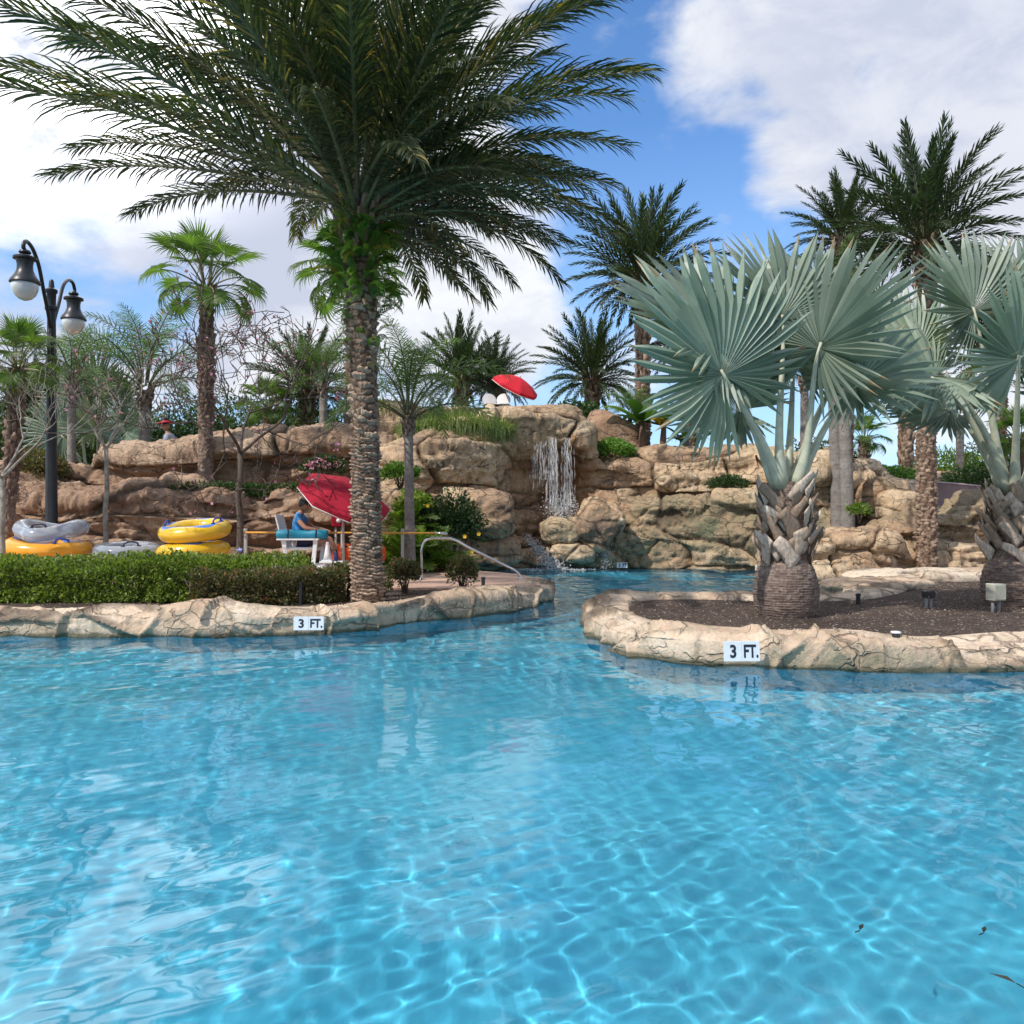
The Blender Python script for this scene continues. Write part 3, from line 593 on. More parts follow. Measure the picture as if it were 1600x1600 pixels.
M_YG = leafmat('cycad_leaf', [(.07, .13, .02), (.13, .22, .035), (.24, .32, .06)], .4, .42, .5)
M_RACH = simple('rachis', (.17, .16, .07), .5, .25)
M_RACHF = simple('rachis_far', (.10, .10, .05), .6, .25)
M_BPET = simple('bismarck_petiole', (.47, .48, .36), .5, .15, vscale=9)
M_TWIG = simple('twig', (.10, .075, .06), .85, .3, .01, 30)
M_PALEBARK = simple('pale_bark', (.30, .28, .24), .85, .35, .012, 25, vscale=8)
M_BARK = simple('grey_bark', (.20, .165, .14), .88, .35, .02, 22, vscale=9)

def fnd(rng, a, b): return a+(b-a)*rng.random()
def frond_mesh(name, L, e0, bend, n, ll, wid, mats, grav=.25, phis=(.6, -.15, .15, .55), seed=0, pet=.14, base_r=.03, tipang=22, baseang=68, jag=.12, nside=2, tipfrac=.35, m_leaf=1, droopseg=.0, rnd=(0, 1)):
    """pinnate palm frond growing along +X; e0 start elevation (deg), bend total curving down (deg)"""
    r = random.Random(seed); mb = MB(); K = 18; pts = []; p = Vector((0, 0, 0)); tans = []
    side = r.uniform(-.10, .10)
    for i in range(K+1):
        s = i/K; el = R(e0-bend*(s**1.35)); az = side*s*s*2
        t = Vector((math.cos(el)*math.cos(az), math.cos(el)*math.sin(az), math.sin(el))); tans.append(t); pts.append(p.copy()); p = p+t*(L/K)
    mb.tube(pts, [base_r*(1-.9*i/K) for i in range(K+1)], 5, 0)
    for i in range(n):
        s = pet+(1-pet)*(i+.5)/n; k = min(int(s*K), K-1); u = s*K-k; c0 = pts[k].lerp(pts[k+1], u); T = tans[k].lerp(tans[k+1], u).normalized()
        S = T.cross(Vector((0, 0, 1))).normalized(); Nv = S.cross(T).normalized()
        prof = min(1, (s-pet+.03)/.22)*(1-(1-tipfrac)*max(0, (s-.45)/.55)**1.4); ang = R(baseang+(tipang-baseang)*((s-pet)/(1-pet))**.9)
        for sd in (1, -1):
            ph = phis[(i*2+(sd > 0)) % len(phis)]+r.uniform(-.15, .15); l = ll*prof*r.uniform(1-jag, 1+jag); a2 = ang+R(r.uniform(-7, 7))
            d = (T*math.cos(a2)+(S*sd*math.cos(ph)+Nv*math.sin(ph))*math.sin(a2)).normalized()
            w = wid*(.7+.3*prof)*.5; wv = d.cross(Nv*math.cos(ph)-S*sd*math.sin(ph)).normalized(); a = r.uniform(*rnd)
            if wv.length < .1: wv = T
            up = d.cross(wv)
            q0 = c0; q1 = c0+d*l*.45; d2 = (d+Vector((0, 0, -grav*.6))).normalized(); q2 = q1+d2*l*.35; d3 = (d2+Vector((0, 0, -grav*1.2-droopseg))).normalized(); q3 = q2+d3*l*.30
            i0 = mb.vert(q0-wv*w*.5, a); i1 = mb.vert(q0+wv*w*.5, a); i2 = mb.vert(q1-wv*w, a); i3 = mb.vert(q1+wv*w, a); i4 = mb.vert(q2-wv*w*.75, a); i5 = mb.vert(q2+wv*w*.75, a); i6 = mb.vert(q3, a)
            mb.face((i0, i1, i3, i2), m_leaf); mb.face((i2, i3, i5, i4), m_leaf); mb.face((i4, i5, i6), m_leaf)
    return mb.mesh(name, mats, False)
def fan_mesh(name, rad, nseg, span, mats, split=.55, pleat=.05, cup=.15, fold=.25, costa=.25, droop=.0, seed=0, tipw=.5, jag=.06, asym=0, rim=1.0):
    """costapalmate blade in local frame: X = costa direction (away from the petiole), Y side, Z front normal, hub at the origin"""
    r = random.Random(seed); mb = MB(); half = R(span)/2
    def pt(a, rr, dz=0, dr=0.0):
        x = rr*math.cos(a)+costa*rad*(rr/rad)*max(0, math.cos(a))*0; y = rr*math.sin(a)
        q = rr/rad; z = cup*rad*q*q*(-1)+fold*abs(math.sin(a))*rr*(1 if math.cos(a) > -.2 else .6)+dz
        return Vector((x-droop*rad*q*q*max(0, math.cos(a)*.5+.1)*.5-dr*.3, y, z-dr))
    hub = mb.vert((0, 0, 0), .3); prev = None
    for i in range(nseg):
        a0 = -half+2*half*i/nseg; a1 = -half+2*half*(i+1)/nseg; am = (a0+a1)/2
        R_ = rad*(.82+.18*math.cos(am))*(1+r.uniform(-jag, jag)); sp = split*R_*(1.05-.15*abs(am)/half)
        av = min(1, max(0, r.gauss(.45, .22))); pl = pleat*rad
        # origin slides out along the costa so the middle ribs start further out
        o0 = Vector((costa*rad*max(0, math.cos(am))**3*.6, 0, 0)); hb = mb.vert(o0*.35, av)
        def V(p, a=av): return mb.vert(p, a)
        m1a = pt(a0, sp*.5, 0); m1m = pt(am, sp*.5, pl*.35); m1b = pt(a1, sp*.5, 0)
        s0 = pt(a0, sp, -pl*.1); sm = pt(am, sp, pl*.75); s1 = pt(a1, sp, -pl*.1)
        v = [V(x) for x in (m1a, m1m, m1b, s0, sm, s1)]
        mb.face((hb, v[0], v[1])); mb.face((hb, v[1], v[2])); mb.face((v[0], v[3], v[4], v[1])); mb.face((v[1], v[4], v[5], v[2]))
        da = (a1-a0)*.5; md = sp+(R_-sp)*.5; tw = r.uniform(-.05, .05)
        g = droop*rad*r.uniform(.5, 1.3)
        wmul = sp/md*tipw*1.45
        n0 = pt(am-da*wmul+tw, md, 0, g*.25); nm = pt(am+tw, md, pl*.6, g*.25); n1_ = pt(am+da*wmul+tw, md, 0, g*.25); tip = pt(am+tw*1.8, R_, pl*.2, g)
        w_ = [V(x) for x in (n0, nm, n1_)]+[V(tip, 1.6 if r.random() < .3 else av)]
        mb.face((v[3], w_[0], w_[1], v[4])); mb.face((v[4], w_[1], w_[2], v[5])); mb.face((w_[0], w_[3], w_[1])); mb.face((w_[1], w_[3], w_[2]))
    return mb.mesh(name, mats, False)
def leaf_cloud(n, posf, size, seed, updir=0.0, asp=.55, bend=.25):
    """n small folded leaves; posf(rng, n) -> (positions, outward)"""
    rg = np.random.default_rng(seed); Pc, out = posf(rg, n); n = len(Pc)
    d = rg.normal(size=(n, 3)); d += out*1.1+np.array([0, 0, updir]); d /= np.linalg.norm(d, axis=1, keepdims=True)
    t = np.cross(d, rg.normal(size=(n, 3))); t /= np.linalg.norm(t, axis=1, keepdims=True)+1e-9; nn = np.cross(d, t)
    l = size*rg.uniform(.6, 1.35, (n, 1)); w = l*asp*.5
    A = Pc; B = Pc+d*l*.5+t*w+nn*w*bend; Cc = Pc+d*l; Dd = Pc+d*l*.5-t*w+nn*w*bend
    V = np.stack([A, B, Cc, Dd], 1).reshape(-1, 3); i = np.arange(n)*4
    F = np.concatenate([np.stack([i, i+1, i+2], 1), np.stack([i, i+2, i+3], 1)])
    a = np.repeat(rg.random(n), 4)
    return V, F, a
def ellip(center, rad, lump=.25, fill=.35, seed=0, flat=0.0):
    center = np.array(list(center)); rad = np.array(rad)
    def f(rg, n):
        d = rg.normal(size=(n, 3)); d[:, 2] = np.where(d[:, 2] < -flat*1.0, np.abs(d[:, 2])*.7, d[:, 2]); d /= np.linalg.norm(d, axis=1, keepdims=True)
        r = 1-fill*rg.random(n)**1.6; r = r*(1+lump*fbm(d*2.2+seed*3.7, 3, seed))
        return center+d*r[:, None]*rad, d
    return f
def shrub(name, center, rad, n, size, mat, label, cat='shrub', group=None, seed=1, lump=.3, twigs=14, updir=.2, asp=.55, fill=.55, twigmat=None):
    base = Vector((center[0], center[1], center[2]-rad[2])); e = empty(name, base, label, cat, group)
    V, F, a = leaf_cloud(n, ellip((0, 0, rad[2]), rad, lump, fill, seed, .3), size, seed, updir, asp)
    link('foliage', npmesh('foliage', V, F, mat, False, None, {'rnd': a}), e)
    if twigs:
        mb = MB(); r = random.Random(seed)
        for i in range(twigs):
            az = r.uniform(0, 2*PI); q = r.uniform(.3, .85)
            t = Vector((math.cos(az)*rad[0]*q, math.sin(az)*rad[1]*q, rad[2]*r.uniform(.7, 1.7))); m_ = Vector((t.x*.35, t.y*.35, t.z*.5)); mb.tube([(t.x*.08, t.y*.08, -.05), m_, t], [.014, .010, .003], 4)
        link('stem', mb.mesh('stem', twigmat or M_TWIG), e)
    return e
def hedge(name, path, width, height, n, size, mat, label, seed, group=None, z0=LAND, cat='hedge', lump=.3):
    A = resample([(x, y, 0) for x, y in path], 120); T = np.gradient(A, axis=0); T /= np.linalg.norm(T, axis=1, keepdims=True); Nn = np.stack([-T[:, 1], T[:, 0], T[:, 0]*0], 1)
    o = A.mean(0)
    def f(rg, n):
        k = rg.random(n)*119; i = k.astype(int); u = (k-i)[:, None]; c_ = A[i]*(1-u)+A[np.minimum(i+1, 119)]*u; nv = Nn[i]
        th = rg.uniform(-.95, PI+.95, n); r = 1-.45*rg.random(n)**1.7
        pw = .55; cx = np.sign(np.cos(th))*np.abs(np.cos(th))**pw; cz = np.sign(np.sin(th))*np.abs(np.sin(th))**pw
        sd = rg.random(n) < .45; cz = np.where(sd, rg.uniform(-1, .8, n), cz); cx = np.where(sd, np.sign(cx)*(1-.12*rg.random(n)), cx); r = np.where(sd, 1-.3*rg.random(n), r)
        lm = 1+lump*(fbm(np.stack([c_[:, 0]*1.6, th*1.4, c_[:, 1]*1.6], -1), 3, seed)+.9*fbm(np.stack([c_[:, 0]*6, cz*2.5, c_[:, 1]*3+cx], -1), 2, seed+3))
        hz = height*(1+.12*fbm(np.stack([c_[:, 0]*.9, th*0, c_[:, 1]], -1), 2, seed+4))
        pos = c_+nv*(cx*r*lm*width/2)[:, None]; pos[:, 2] = z0+hz*.42+cz*r*lm*hz*.56-o[2]
        out = nv*cx[:, None]; out[:, 2] = cz; pos[:, 2] = np.maximum(pos[:, 2], z0+.02+.06*rg.random(n)-o[2]); return pos-np.array([o[0], o[1], 0]), out
    V, F, a = leaf_cloud(n, f, size, seed, .25)
    e = empty(name, (o[0], o[1], 0), label, cat, group)
    link('foliage', npmesh('foliage', V, F, mat, False, None, {'rnd': a}), e)
    mb = MB(); r = random.Random(seed)
    for i in range(int(len(A)*1.1)):
        k = r.randrange(119); b_ = A[k]-o; 
        for j in range(2):
            dx = r.uniform(-.4, .4)*width; mb.tube([(b_[0]+dx*.3, b_[1]+dx*.2, z0-.05), (b_[0]+dx*.7, b_[1]+r.uniform(-.2, .2)*width, z0+height*.45), (b_[0]+dx+r.uniform(-.1, .1), b_[1]+r.uniform(-.35, .35)*width, z0+height*r.uniform(.6, .9))], [.014, .011, .004], 4)
    link('stem', mb.mesh('stem', M_TWIG), e)
    return e

# ------------------------------------------------------------------ palm trunks
def trunk_tex_mat(name, c0, c1, dark):
    m, nt, nodes, b = newmat(name); co = objco(nt); n1 = noisen(nt, 7, 6, .65, co); n2 = noisen(nt, 45, 4, .6, objco(nt, (1, 1, .35))); a = attr(nt, 'rnd'); g_ = attr(nt, 'gap')
    k = mathn(nt, 'ADD', mathn(nt, 'MULTIPLY', a, .5), mathn(nt, 'MULTIPLY', n1, .5)); col = mixc(nt, mrange(nt, k, .3, .7), tuple(c0)+(1,), tuple(c1)+(1,))
    col = mixc(nt, mrange(nt, n2, .35, .7, 0, .5), col, tuple(dark)+(1,)); col = mixc(nt, mathn(nt, 'MULTIPLY', g_, .85), col, tuple(dark)+(1,))
    nt.links.new(col, b.inputs['Base Color']); b.inputs['Roughness'].default_value = .9; b.inputs['Specular IOR Level'].default_value = .2
    bump(nt, b, mathn(nt, 'ADD', n1, mathn(nt, 'MULTIPLY', n2, .6)), .02); return m
M_TDATE = trunk_tex_mat('date_trunk', (.27, .18, .13), (.53, .39, .29), (.065, .04, .028))
M_TFAN = trunk_tex_mat('fan_trunk', (.20, .13, .10), (.33, .25, .20), (.08, .05, .04))
M_TGREY = trunk_tex_mat('grey_ring_trunk', (.27, .24, .215), (.38, .35, .32), (.13, .11, .10))
M_TBISM = trunk_tex_mat('bismarck_trunk', (.20, .145, .12), (.32, .245, .20), (.06, .042, .035))
def trunk_mesh(name, pts, rads, mat, mode='date', rowh=.09, cols=9, amp=.05, dz=.012, nseg=72, seed=1, lo=None):
    """pts relative to the base; mode date = diamond boots, ring = leaf-scar rings, fan = criss-cross boots high up"""
    Q = resample([tuple(p)+(r,) for p, r in zip([tuple(p) for p in pts], rads)], 200); ln = np.r_[0, np.cumsum(np.linalg.norm(np.diff(Q[:, :3], axis=0), axis=1))]; H = ln[-1]
    n = max(6, int(H/dz)); t = np.linspace(0, H, n); C = np.stack([np.interp(t, ln, Q[:, i]) for i in range(4)], 1)
    th = np.linspace(0, 2*PI, nseg, endpoint=False); TT, TH = np.meshgrid(t, th, indexing='ij')
    if mode in ('date', 'fan'):
        wob = fbm(np.stack([np.cos(TH)*1.5, np.sin(TH)*1.5, TT*3.2], -1), 4, seed, .6)*1.5
        vv = (np.minimum(TT, .42*H)+np.maximum(TT-.42*H, 0)/1.9)/rowh+wob*.75+TH/(2*PI)*3; rw = np.floor(vv).astype(int); v = vv-rw
        uu = TH/(2*PI)*cols+.5*(rw % 2)+wob*.45+_h(rw, rw*0, rw*0, seed)*.8; cu = np.floor(uu).astype(int); u = uu-cu; cu = cu % cols
        rnd = _h(cu, rw, rw*0, seed); k2 = _h(cu, rw, rw*0, seed+4)*.35+.15; shape = (1-np.abs(2*u-1)**(1.4+1.6*rnd))*sst(v-k2*(2*u-1)**2, -.1, .8)*(1-sst(v+.25*(2*u-1)**2, .86, 1.05)*.95)
        a2 = amp*(.25+1.35*rnd)*(1+.5*fbm(np.stack([np.cos(TH)*9, np.sin(TH)*9, TT*5], -1), 3, seed+9, .7))
        if mode == 'fan': f = sst(TT/H, .30, .5); a2 = a2*(.12+f)
        disp = a2*shape*(1+.25*fbm(np.stack([u*3+cu, v*6, rw*1.0], -1), 2, seed))+fbm(np.stack([np.cos(TH)*5, np.sin(TH)*5, TT*22], -1), 4, seed+2, .7)*amp*.8
        gap = 1-sst(shape, 0, .28)
        if mode == 'fan': gap = gap*(.2+.8*sst(TT/H, .30, .5))
    elif mode == 'ring':
        v = (TT+.25*rowh*fbm(np.stack([np.cos(TH)*1.2, np.sin(TH)*1.2, TT*2], -1), 2, seed))/rowh; rw = np.floor(v).astype(int); v = v-rw; rnd = _h(rw, rw*0, rw*0, seed)*.6
        disp = amp*(v-.5)*.5+fbm(np.stack([np.cos(TH)*3, np.sin(TH)*3, TT*7], -1), 3, seed+2)*amp*.8; gap = sst(v, .86, .95)*.8
    else:
        v = (TT+.4*rowh*fbm(np.stack([np.cos(TH)*2.5, np.sin(TH)*2.5, TT*3], -1), 3, seed))/rowh; rw = np.floor(v).astype(int); v = v-rw; rnd = _h(rw, (TH*5).astype(int), rw*0, seed)
        disp = amp*(v-.5)+fbm(np.stack([np.cos(TH)*9, np.sin(TH)*9, TT*30], -1), 3, seed+2)*amp*1.0; gap = sst(v, .75, .95)
    rr = C[:, 3][:, None]+disp
    V = np.stack([C[:, 0][:, None]+np.cos(TH)*rr, C[:, 1][:, None]+np.sin(TH)*rr, C[:, 2][:, None]+0*TH], -1)
    return npmesh(name, V.reshape(-1, 3), gridfaces(n, nseg, True), mat, True, None, {'rnd': np.broadcast_to(rnd, TT.shape).ravel(), 'gap': gap.ravel()})

GA = 2.39996
def pinnate_palm(name, base, crown, bands, label, group=None, trunk=None, tilt=.12, seed=1, headr=.25, cat='palm tree', az0=0, skip=None, stubs=0, stubmat=None, azs=0.0):
    """bands: list of (mesh, count, scale lo, scale hi); fronds ring the crown"""
    base = Vector(base); crown = Vector(crown); e = empty(name, base, label, cat, group); r = random.Random(seed)
    if trunk: link('trunk', trunk, e)
    k = 0; rel = crown-base
    for me, cnt, s0, s1, off in bands:
        a0 = r.uniform(0, 6.28)
        for i in range(cnt):
            az = a0+2*PI*(i+r.uniform(-.3, .3))/cnt; s_ = r.uniform(s0, s1)
            if skip and skip(az % (2*PI), off): continue
            s_ *= 1-azs*max(0, math.cos(az)); mm = me[k % len(me)] if isinstance(me, list) else me; k += 1
            o = link('frond', mm, e, rel+Vector((math.cos(az)*headr*.5, math.sin(az)*headr*.5, off)), (r.uniform(-.15, .15), r.uniform(-tilt, tilt), az), s_)
    if stubs:
        mb = MB()
        for i in range(stubs):
            az = i*GA; z = -.05-.9*headr*3*i/stubs; rr = headr*(1-.25*i/stubs); d = Vector((math.cos(az), math.sin(az), 0))
            p0 = rel+d*rr*.7+Vector((0, 0, z)); p1 = p0+d*(.10+.25*(1-i/stubs))*headr*4*.5+Vector((0, 0, headr*1.1)); mb.tube([p0, (p0+p1)/2+d*.02, p1], [headr*.22, headr*.17, headr*.10], 6, 0, True, r.random())
        link('leaf_stub', mb.mesh('leaf_stub', stubmat or M_TDATE), e)
    return e

# big date palm --------------------------------------------------------
def dm(tag_, L, e0, bend, n, ll, wid, seed, mats=(M_RACH, M_DATE), **k): return frond_mesh('date_frond_'+tag_, L, e0, bend, n, ll, wid, list(mats), seed=seed, **k)
kw = dict(grav=.34, jag=.22, phis=(.8, -.15, .3, .6, -.4), base_r=.042, pet=.12, tipang=20, baseang=44, tipfrac=.6)
big = [([dm('a', 4.6, 86, 22, 128, .60, .029, 1, **kw), dm('b', 4.6, 80, 40, 128, .60, .029, 2, **kw)], 12, .85, 1.0, .25),
       ([dm('c', 4.9, 68, 32, 134, .62, .029, 3, **kw), dm('d', 4.9, 62, 52, 134, .60, .029, 4, **kw)], 16, .85, 1.02, .15),
       ([dm('e', 5.0, 50, 40, 134, .60, .029, 5, **kw), dm('f', 5.0, 46, 48, 134, .62, .029, 6, **kw)], 19, .80, 1.02, .05),
       ([dm('g', 4.7, 33, 40, 128, .58, .029, 7, **kw), dm('h', 4.7, 31, 46, 128, .58, .029, 8, **kw)], 20, .72, 1.0, -.08),
       ([dm('i', 4.1, 16, 36, 115, .52, .028, 9, **kw), dm('j', 4.1, 14, 44, 115, .52, .028, 10, **kw)], 17, .72, .97, -.2),
       ([dm('k', 3.3, 2, 46, 66, .46, .028, 11, **kw)], 7, .6, .9, -.32)]
big.append(([dm('q', 5.1, 27, 30, 134, .58, .029, 12, **kw), dm('r', 5.0, 18, 26, 134, .58, .029, 13, **kw)], 26, .86, 1.0, .01))
big.append(([dm('s', 4.2, 17, 44, 115, .52, .029, 14, **kw), dm('t', 4.0, 6, 46, 115, .50, .029, 15, **kw), dm('u', 4.5, 30, 50, 120, .54, .029, 16, **kw)], 34, .78, 1.0, .02))
b0 = PZ(574, 941, LAND-.05); b0 = Vector((XP(574, 10.75), 10.75, LAND-.1)); cr = P(560, 318, 10.85)
h = cr.z-b0.z
tr = trunk_mesh('date_trunk', [(0, 0, 0), (-.02, 0, h*.3), (-.06, .03, h*.6), (-.10, .06, h*.8), (cr.x-b0.x, .1, h)], [.20, .172, .170, .20, .25], M_TDATE, 'date', .046, 5, .034, .0075, 140, 5)
pinnate_palm('date_palm', b0, cr, big, 'huge date palm with scarred fern-grown trunk, its crown cut by the frame top', None, tr, .08, 17, .30, stubs=44, azs=.16, skip=lambda az, off: (off == .02 and math.cos(az) < .25) or (off == .01 and abs(az-PI) > .85) or (off < -.05 and abs(az-PI) < .95))
# old hanging boot bases above the trunk middle and ferns around them
def fern_clump(name, axis_pts, n, label, seed, rad=.27, L=(.35, .65)):
    r = random.Random(seed); A = [Vector(p) for p in axis_pts]; base = A[0]; e = MB(); fr = [frond_mesh('fern_frond', 1, 60, 110, 20, .13, .04, [M_FERN, M_FERN], .2, (.15, -.1), s, .06, .006, 35, 70, .2) for s in (1, 2, 3)]
    data = []
    for f in fr:
        v = np.empty(len(f.vertices)*3); f.vertices.foreach_get('co', v); data.append((v.reshape(-1, 3), [tuple(p.vertices) for p in f.polygons]))
    V = []; F = []; at = []; n0 = 0
    for i in range(n):
        u = r.random(); k = min(int(u*(len(A)-1)), len(A)-2); c_ = A[k].lerp(A[k+1], u*(len(A)-1)-k)-base; az = r.uniform(0, 2*PI)
        v, f = data[i % 3]; M = np.array((Matrix.Rotation(az, 3, 'Z')@Matrix.Rotation(r.uniform(-.5, .9), 3, 'Y')@Matrix.Rotation(r.uniform(-.7, .7), 3, 'X')))
        q = v@M.T*r.uniform(*L)+np.array([c_.x+math.cos(az)*rad*.75, c_.y+math.sin(az)*rad*.75, c_.z]); V.append(q)
        F += [tuple(x+n0 for x in t)+((-1,) if len(t) == 3 else ()) for t in f if len(t) < 5]; n0 += len(q); at.append(np.full(len(q), r.random()))
    for f in fr: bpy.data.meshes.remove(f)
    o = link(name, npmesh(name, np.concatenate(V), np.array(F), M_FERN, False, None, {'rnd': np.concatenate(at)}), None, base); return tag(o, label, 'fern')
fern_clump('fern', [P(567, 480, 10.82), P(565, 430, 10.84), P(563, 390, 10.85), P(561, 350, 10.85)], 330, 'bright green ferns growing round the top of the huge date palm trunk', 3, .34, (.22, .50))
fern_clump('fern', [P(568, 575, 10.8), P(568, 520, 10.8), P(566, 480, 10.8)], 42, 'sparse yellow-green ferns low on the huge palm trunk, under the dense fern clump', 4, .24, (.18, .34))

# other date palms -------------------------------------------------------
kf = dict(grav=.15, phis=(.7, -.1, .3, .5, -.3), base_r=.035, pet=.1, tipang=20, baseang=44, tipfrac=.5)
mf = (M_RACHF, M_DATEF)
far = [([dm('l', 2.6, 84, 20, 62, .38, .034, 21, mf, **kf)], 9, .85, 1.05, .15), ([dm('m', 2.7, 62, 34, 62, .40, .034, 22, mf, **kf)], 13, .85, 1.05, .08),
       ([dm('n', 2.6, 40, 42, 62, .38, .034, 23, mf, **kf)], 16, .85, 1.05, 0), ([dm('o', 2.4, 16, 50, 58, .36, .034, 24, mf, **kf)], 16, .8, 1.0, -.08), ([dm('p', 2.0, -6, 55, 50, .32, .034, 25, mf, **kf)], 13, .8, 1.05, -.15)]
def far_date(px, py, Y, zb, size, label, seed, tr=.2, lean=0, rowh=.13, group='date palms behind the pool', pxb=None, bands=far):
    crn = P(px, py, Y); b = Vector((XP(pxb if pxb else px, Y), Y, zb)); h = crn.z-b.z; d = crn-b
    t = trunk_mesh('date_trunk_far', [(0, 0, 0), (d.x*.4, 0, h*.5), (d.x, 0, h)], [tr*1.15, tr, tr*1.2], M_TDATE, 'date', rowh, 8, .05, .03, 40, seed)
    bb = [(m_, c_, a*size, b_*size, o*size) for m_, c_, a, b_, o in bands]
    return pinnate_palm('date_palm', b, crn, bb, label, group, t, .1, seed, tr*1.3, stubs=16)
far_date(925, 592, 27, 3.0, .82, 'dark date palm right of the upper red parasol, crown low over a slim trunk', 31, .22)
far_date(1004, 438, 24, 3.0, 1.0, 'tall date palm with upright grey-green fronds between the huge palm and the silver palm', 32, .19)
far_date(722, 592, 31, 3.0, .85, 'distant date palm left of the upper red parasol', 33, .22)
far_date(772, 600, 33, 3.0, .72, 'dark low date palm just behind the upper red parasol', 34, .22)
far_date(1082, 540, 25, 3.0, .75, 'date palm with ringed brown trunk whose crown hides behind the silver palm', 35, .2, pxb=1076)
far_date(1446, 378, 16.2, LAND, .80, 'tall date palm at right with pitted pale trunk, behind the black junction box', 36, .155, rowh=.075, pxb=1448)
far_date(1318, 372, 20, LAND, .55, 'date palm at right with its crown behind the top of the front silver palm', 37, .2)
far_date(1418, 610, 21, LAND, .45, 'short dark-trunked palm in front of the pink slide wall', 38, .16, pxb=1412)
far_date(60, 640, 27, LAND, .7, 'low palm in the far left thicket behind the lamp post', 39, .2)
far_date(480, 610, 26, LAND, .75, 'dark palm behind the pink flowering bare tree', 40, .2)
far_date(1560, 560, 26, LAND, .8, 'date palm behind the right edge silver palm', 43, .2)

# queen palms -------------------------------------------------------------
kq = dict(grav=.55, phis=(.9, .2, -.5, .6, -.1), base_r=.028, pet=.16, tipang=40, baseang=62, droopseg=.5)
mq = (M_RACHF, M_QUEEN)
qn = [([frond_mesh('queen_frond_a', 2.4, 80, 75, 70, .46, .022, list(mq), seed=51, **kq)], 5, .85, 1.05, .2), ([frond_mesh('queen_frond_b', 2.5, 62, 100, 70, .5, .022, list(mq), seed=52, **kq)], 6, .85, 1.05, .1), ([frond_mesh('queen_frond_c', 2.3, 35, 105, 66, .46, .022, list(mq), seed=53, **kq)], 6, .8, 1.0, 0)]
def queen(px, py, Y, zb, size, label, seed, tr=.11, pxb=None, group='feathery queen palms'):
    crn = P(px, py, Y); b = Vector((XP(pxb if pxb else px, Y), Y, zb)); h = crn.z-b.z; d = crn-b
    t = trunk_mesh('ring_trunk', [(0, 0, 0), (d.x*.3, 0, h*.35), (d.x*.7, 0, h*.7), (d.x, 0, h)], [tr*1.25, tr, tr*.92, tr*.9], M_TGREY, 'ring', .10, 8, .012, .03, 32, seed)
    bb = [(m_, c_, a*size, b_*size, o*size) for m_, c_, a, b_, o in qn]
    return pinnate_palm('queen_palm', b, crn, bb, label, group, t, .1, seed, tr*1.3, stubs=18, stubmat=M_TFAN)
queen(638, 655, 15.4, LAND-.05, .86, 'feathery palm with smooth grey trunk beside the yellow pole', 61, .092, pxb=641)
queen(226, 610, 23, LAND, 1.12, 'drooping feathery palm at left between the lamp post and the fan palm', 62, .17, pxb=229)
queen(1302, 560, 18.2, LAND, .9, 'left one of the pair of smooth grey trunks behind the silver palm', 63, .15, pxb=1312)
queen(1316, 520, 17.6, LAND, .9, 'right one of the pair of smooth grey trunks behind the silver palm', 64, .13, pxb=1326)
queen(1158, 600, 26, 2.8, .9, 'palm whose smooth trunk shows above the cliff under the front silver palm fan', 65, .17)
queen(1257, 590, 25, 2.5, .8, 'slim palm trunk between the silver palm stalks and the paired trunks', 66, .13)
queen(985, 645, 23.5, 2.9, .42, 'small feathery palm above the cliff, right of the dark evergreen bush', 67, .06)
queen(1500, 650, 25, 1.2, .8, 'loose feathery palm beyond the slide wall at right', 68, .12)
queen(505, 600, 24, LAND, .8, 'feathery palm half hidden by the huge palm trunk, left side', 69, .12)

# fan palms ---------------------------------------------------------------
def fan_leaf_mesh(tag_, e0, petL, rad, bend, mats, seed, **k):
    """petiole along +X then blade hanging from its end; one mesh"""
    mb = MB(); K = 8; p = Vector((0, 0, 0)); pts = []
    for i in range(K+1):
        el = R(e0-bend*(i/K)**1.5); t = Vector((math.cos(el), 0, math.sin(el))); pts.append(p.copy()); p = p+t*(petL/K)
    mb.tube(pts, [.026*(1-.45*i/K) for i in range(K+1)], 5, 0)
    X = Vector((math.cos(R(e0-bend*1.25)), 0, math.sin(R(e0-bend*1.25)))).normalized(); Y_ = Vector((0, 1, 0)); Z_ = X.cross(Y_).normalized()*(1)
    fm = fan_mesh('tmp', rad, mats=[M_FAN], seed=seed, **k); n0 = len(mb.v)
    for v in fm.vertices: q = pts[-1]+X*v.co.x+Y_*v.co.y+Z_*v.co.z; mb.v.append(tuple(q))
    mb.a += [a.value for a in fm.attributes['rnd'].data]
    for pl in fm.polygons: mb.face([n0+i for i in pl.vertices], 1)
    bpy.data.meshes.remove(fm); return mb.mesh('fan_frond_'+tag_, list(mats), False)
fk = dict(nseg=40, span=290, split=.46, pleat=.03, cup=.12, fold=.15, costa=.2, tipw=.42, jag=.10)
mfan = (M_RACH, M_FAN)
fans = [([fan_leaf_mesh('a', 84, .95, .80, 8, mfan, 71, droop=.05, **fk)], 4, .9, 1.05, .1), ([fan_leaf_mesh('b', 58, 1.05, .82, 30, mfan, 72, droop=.12, **fk)], 6, .9, 1.05, .05),
        ([fan_leaf_mesh('c', 28, 1.1, .80, 40, mfan, 73, droop=.3, **fk)], 6, .85, 1.0, 0), ([fan_leaf_mesh('d', 2, 1.0, .74, 45, mfan, 74, droop=.5, **fk)], 5, .85, 1.0, -.05)]
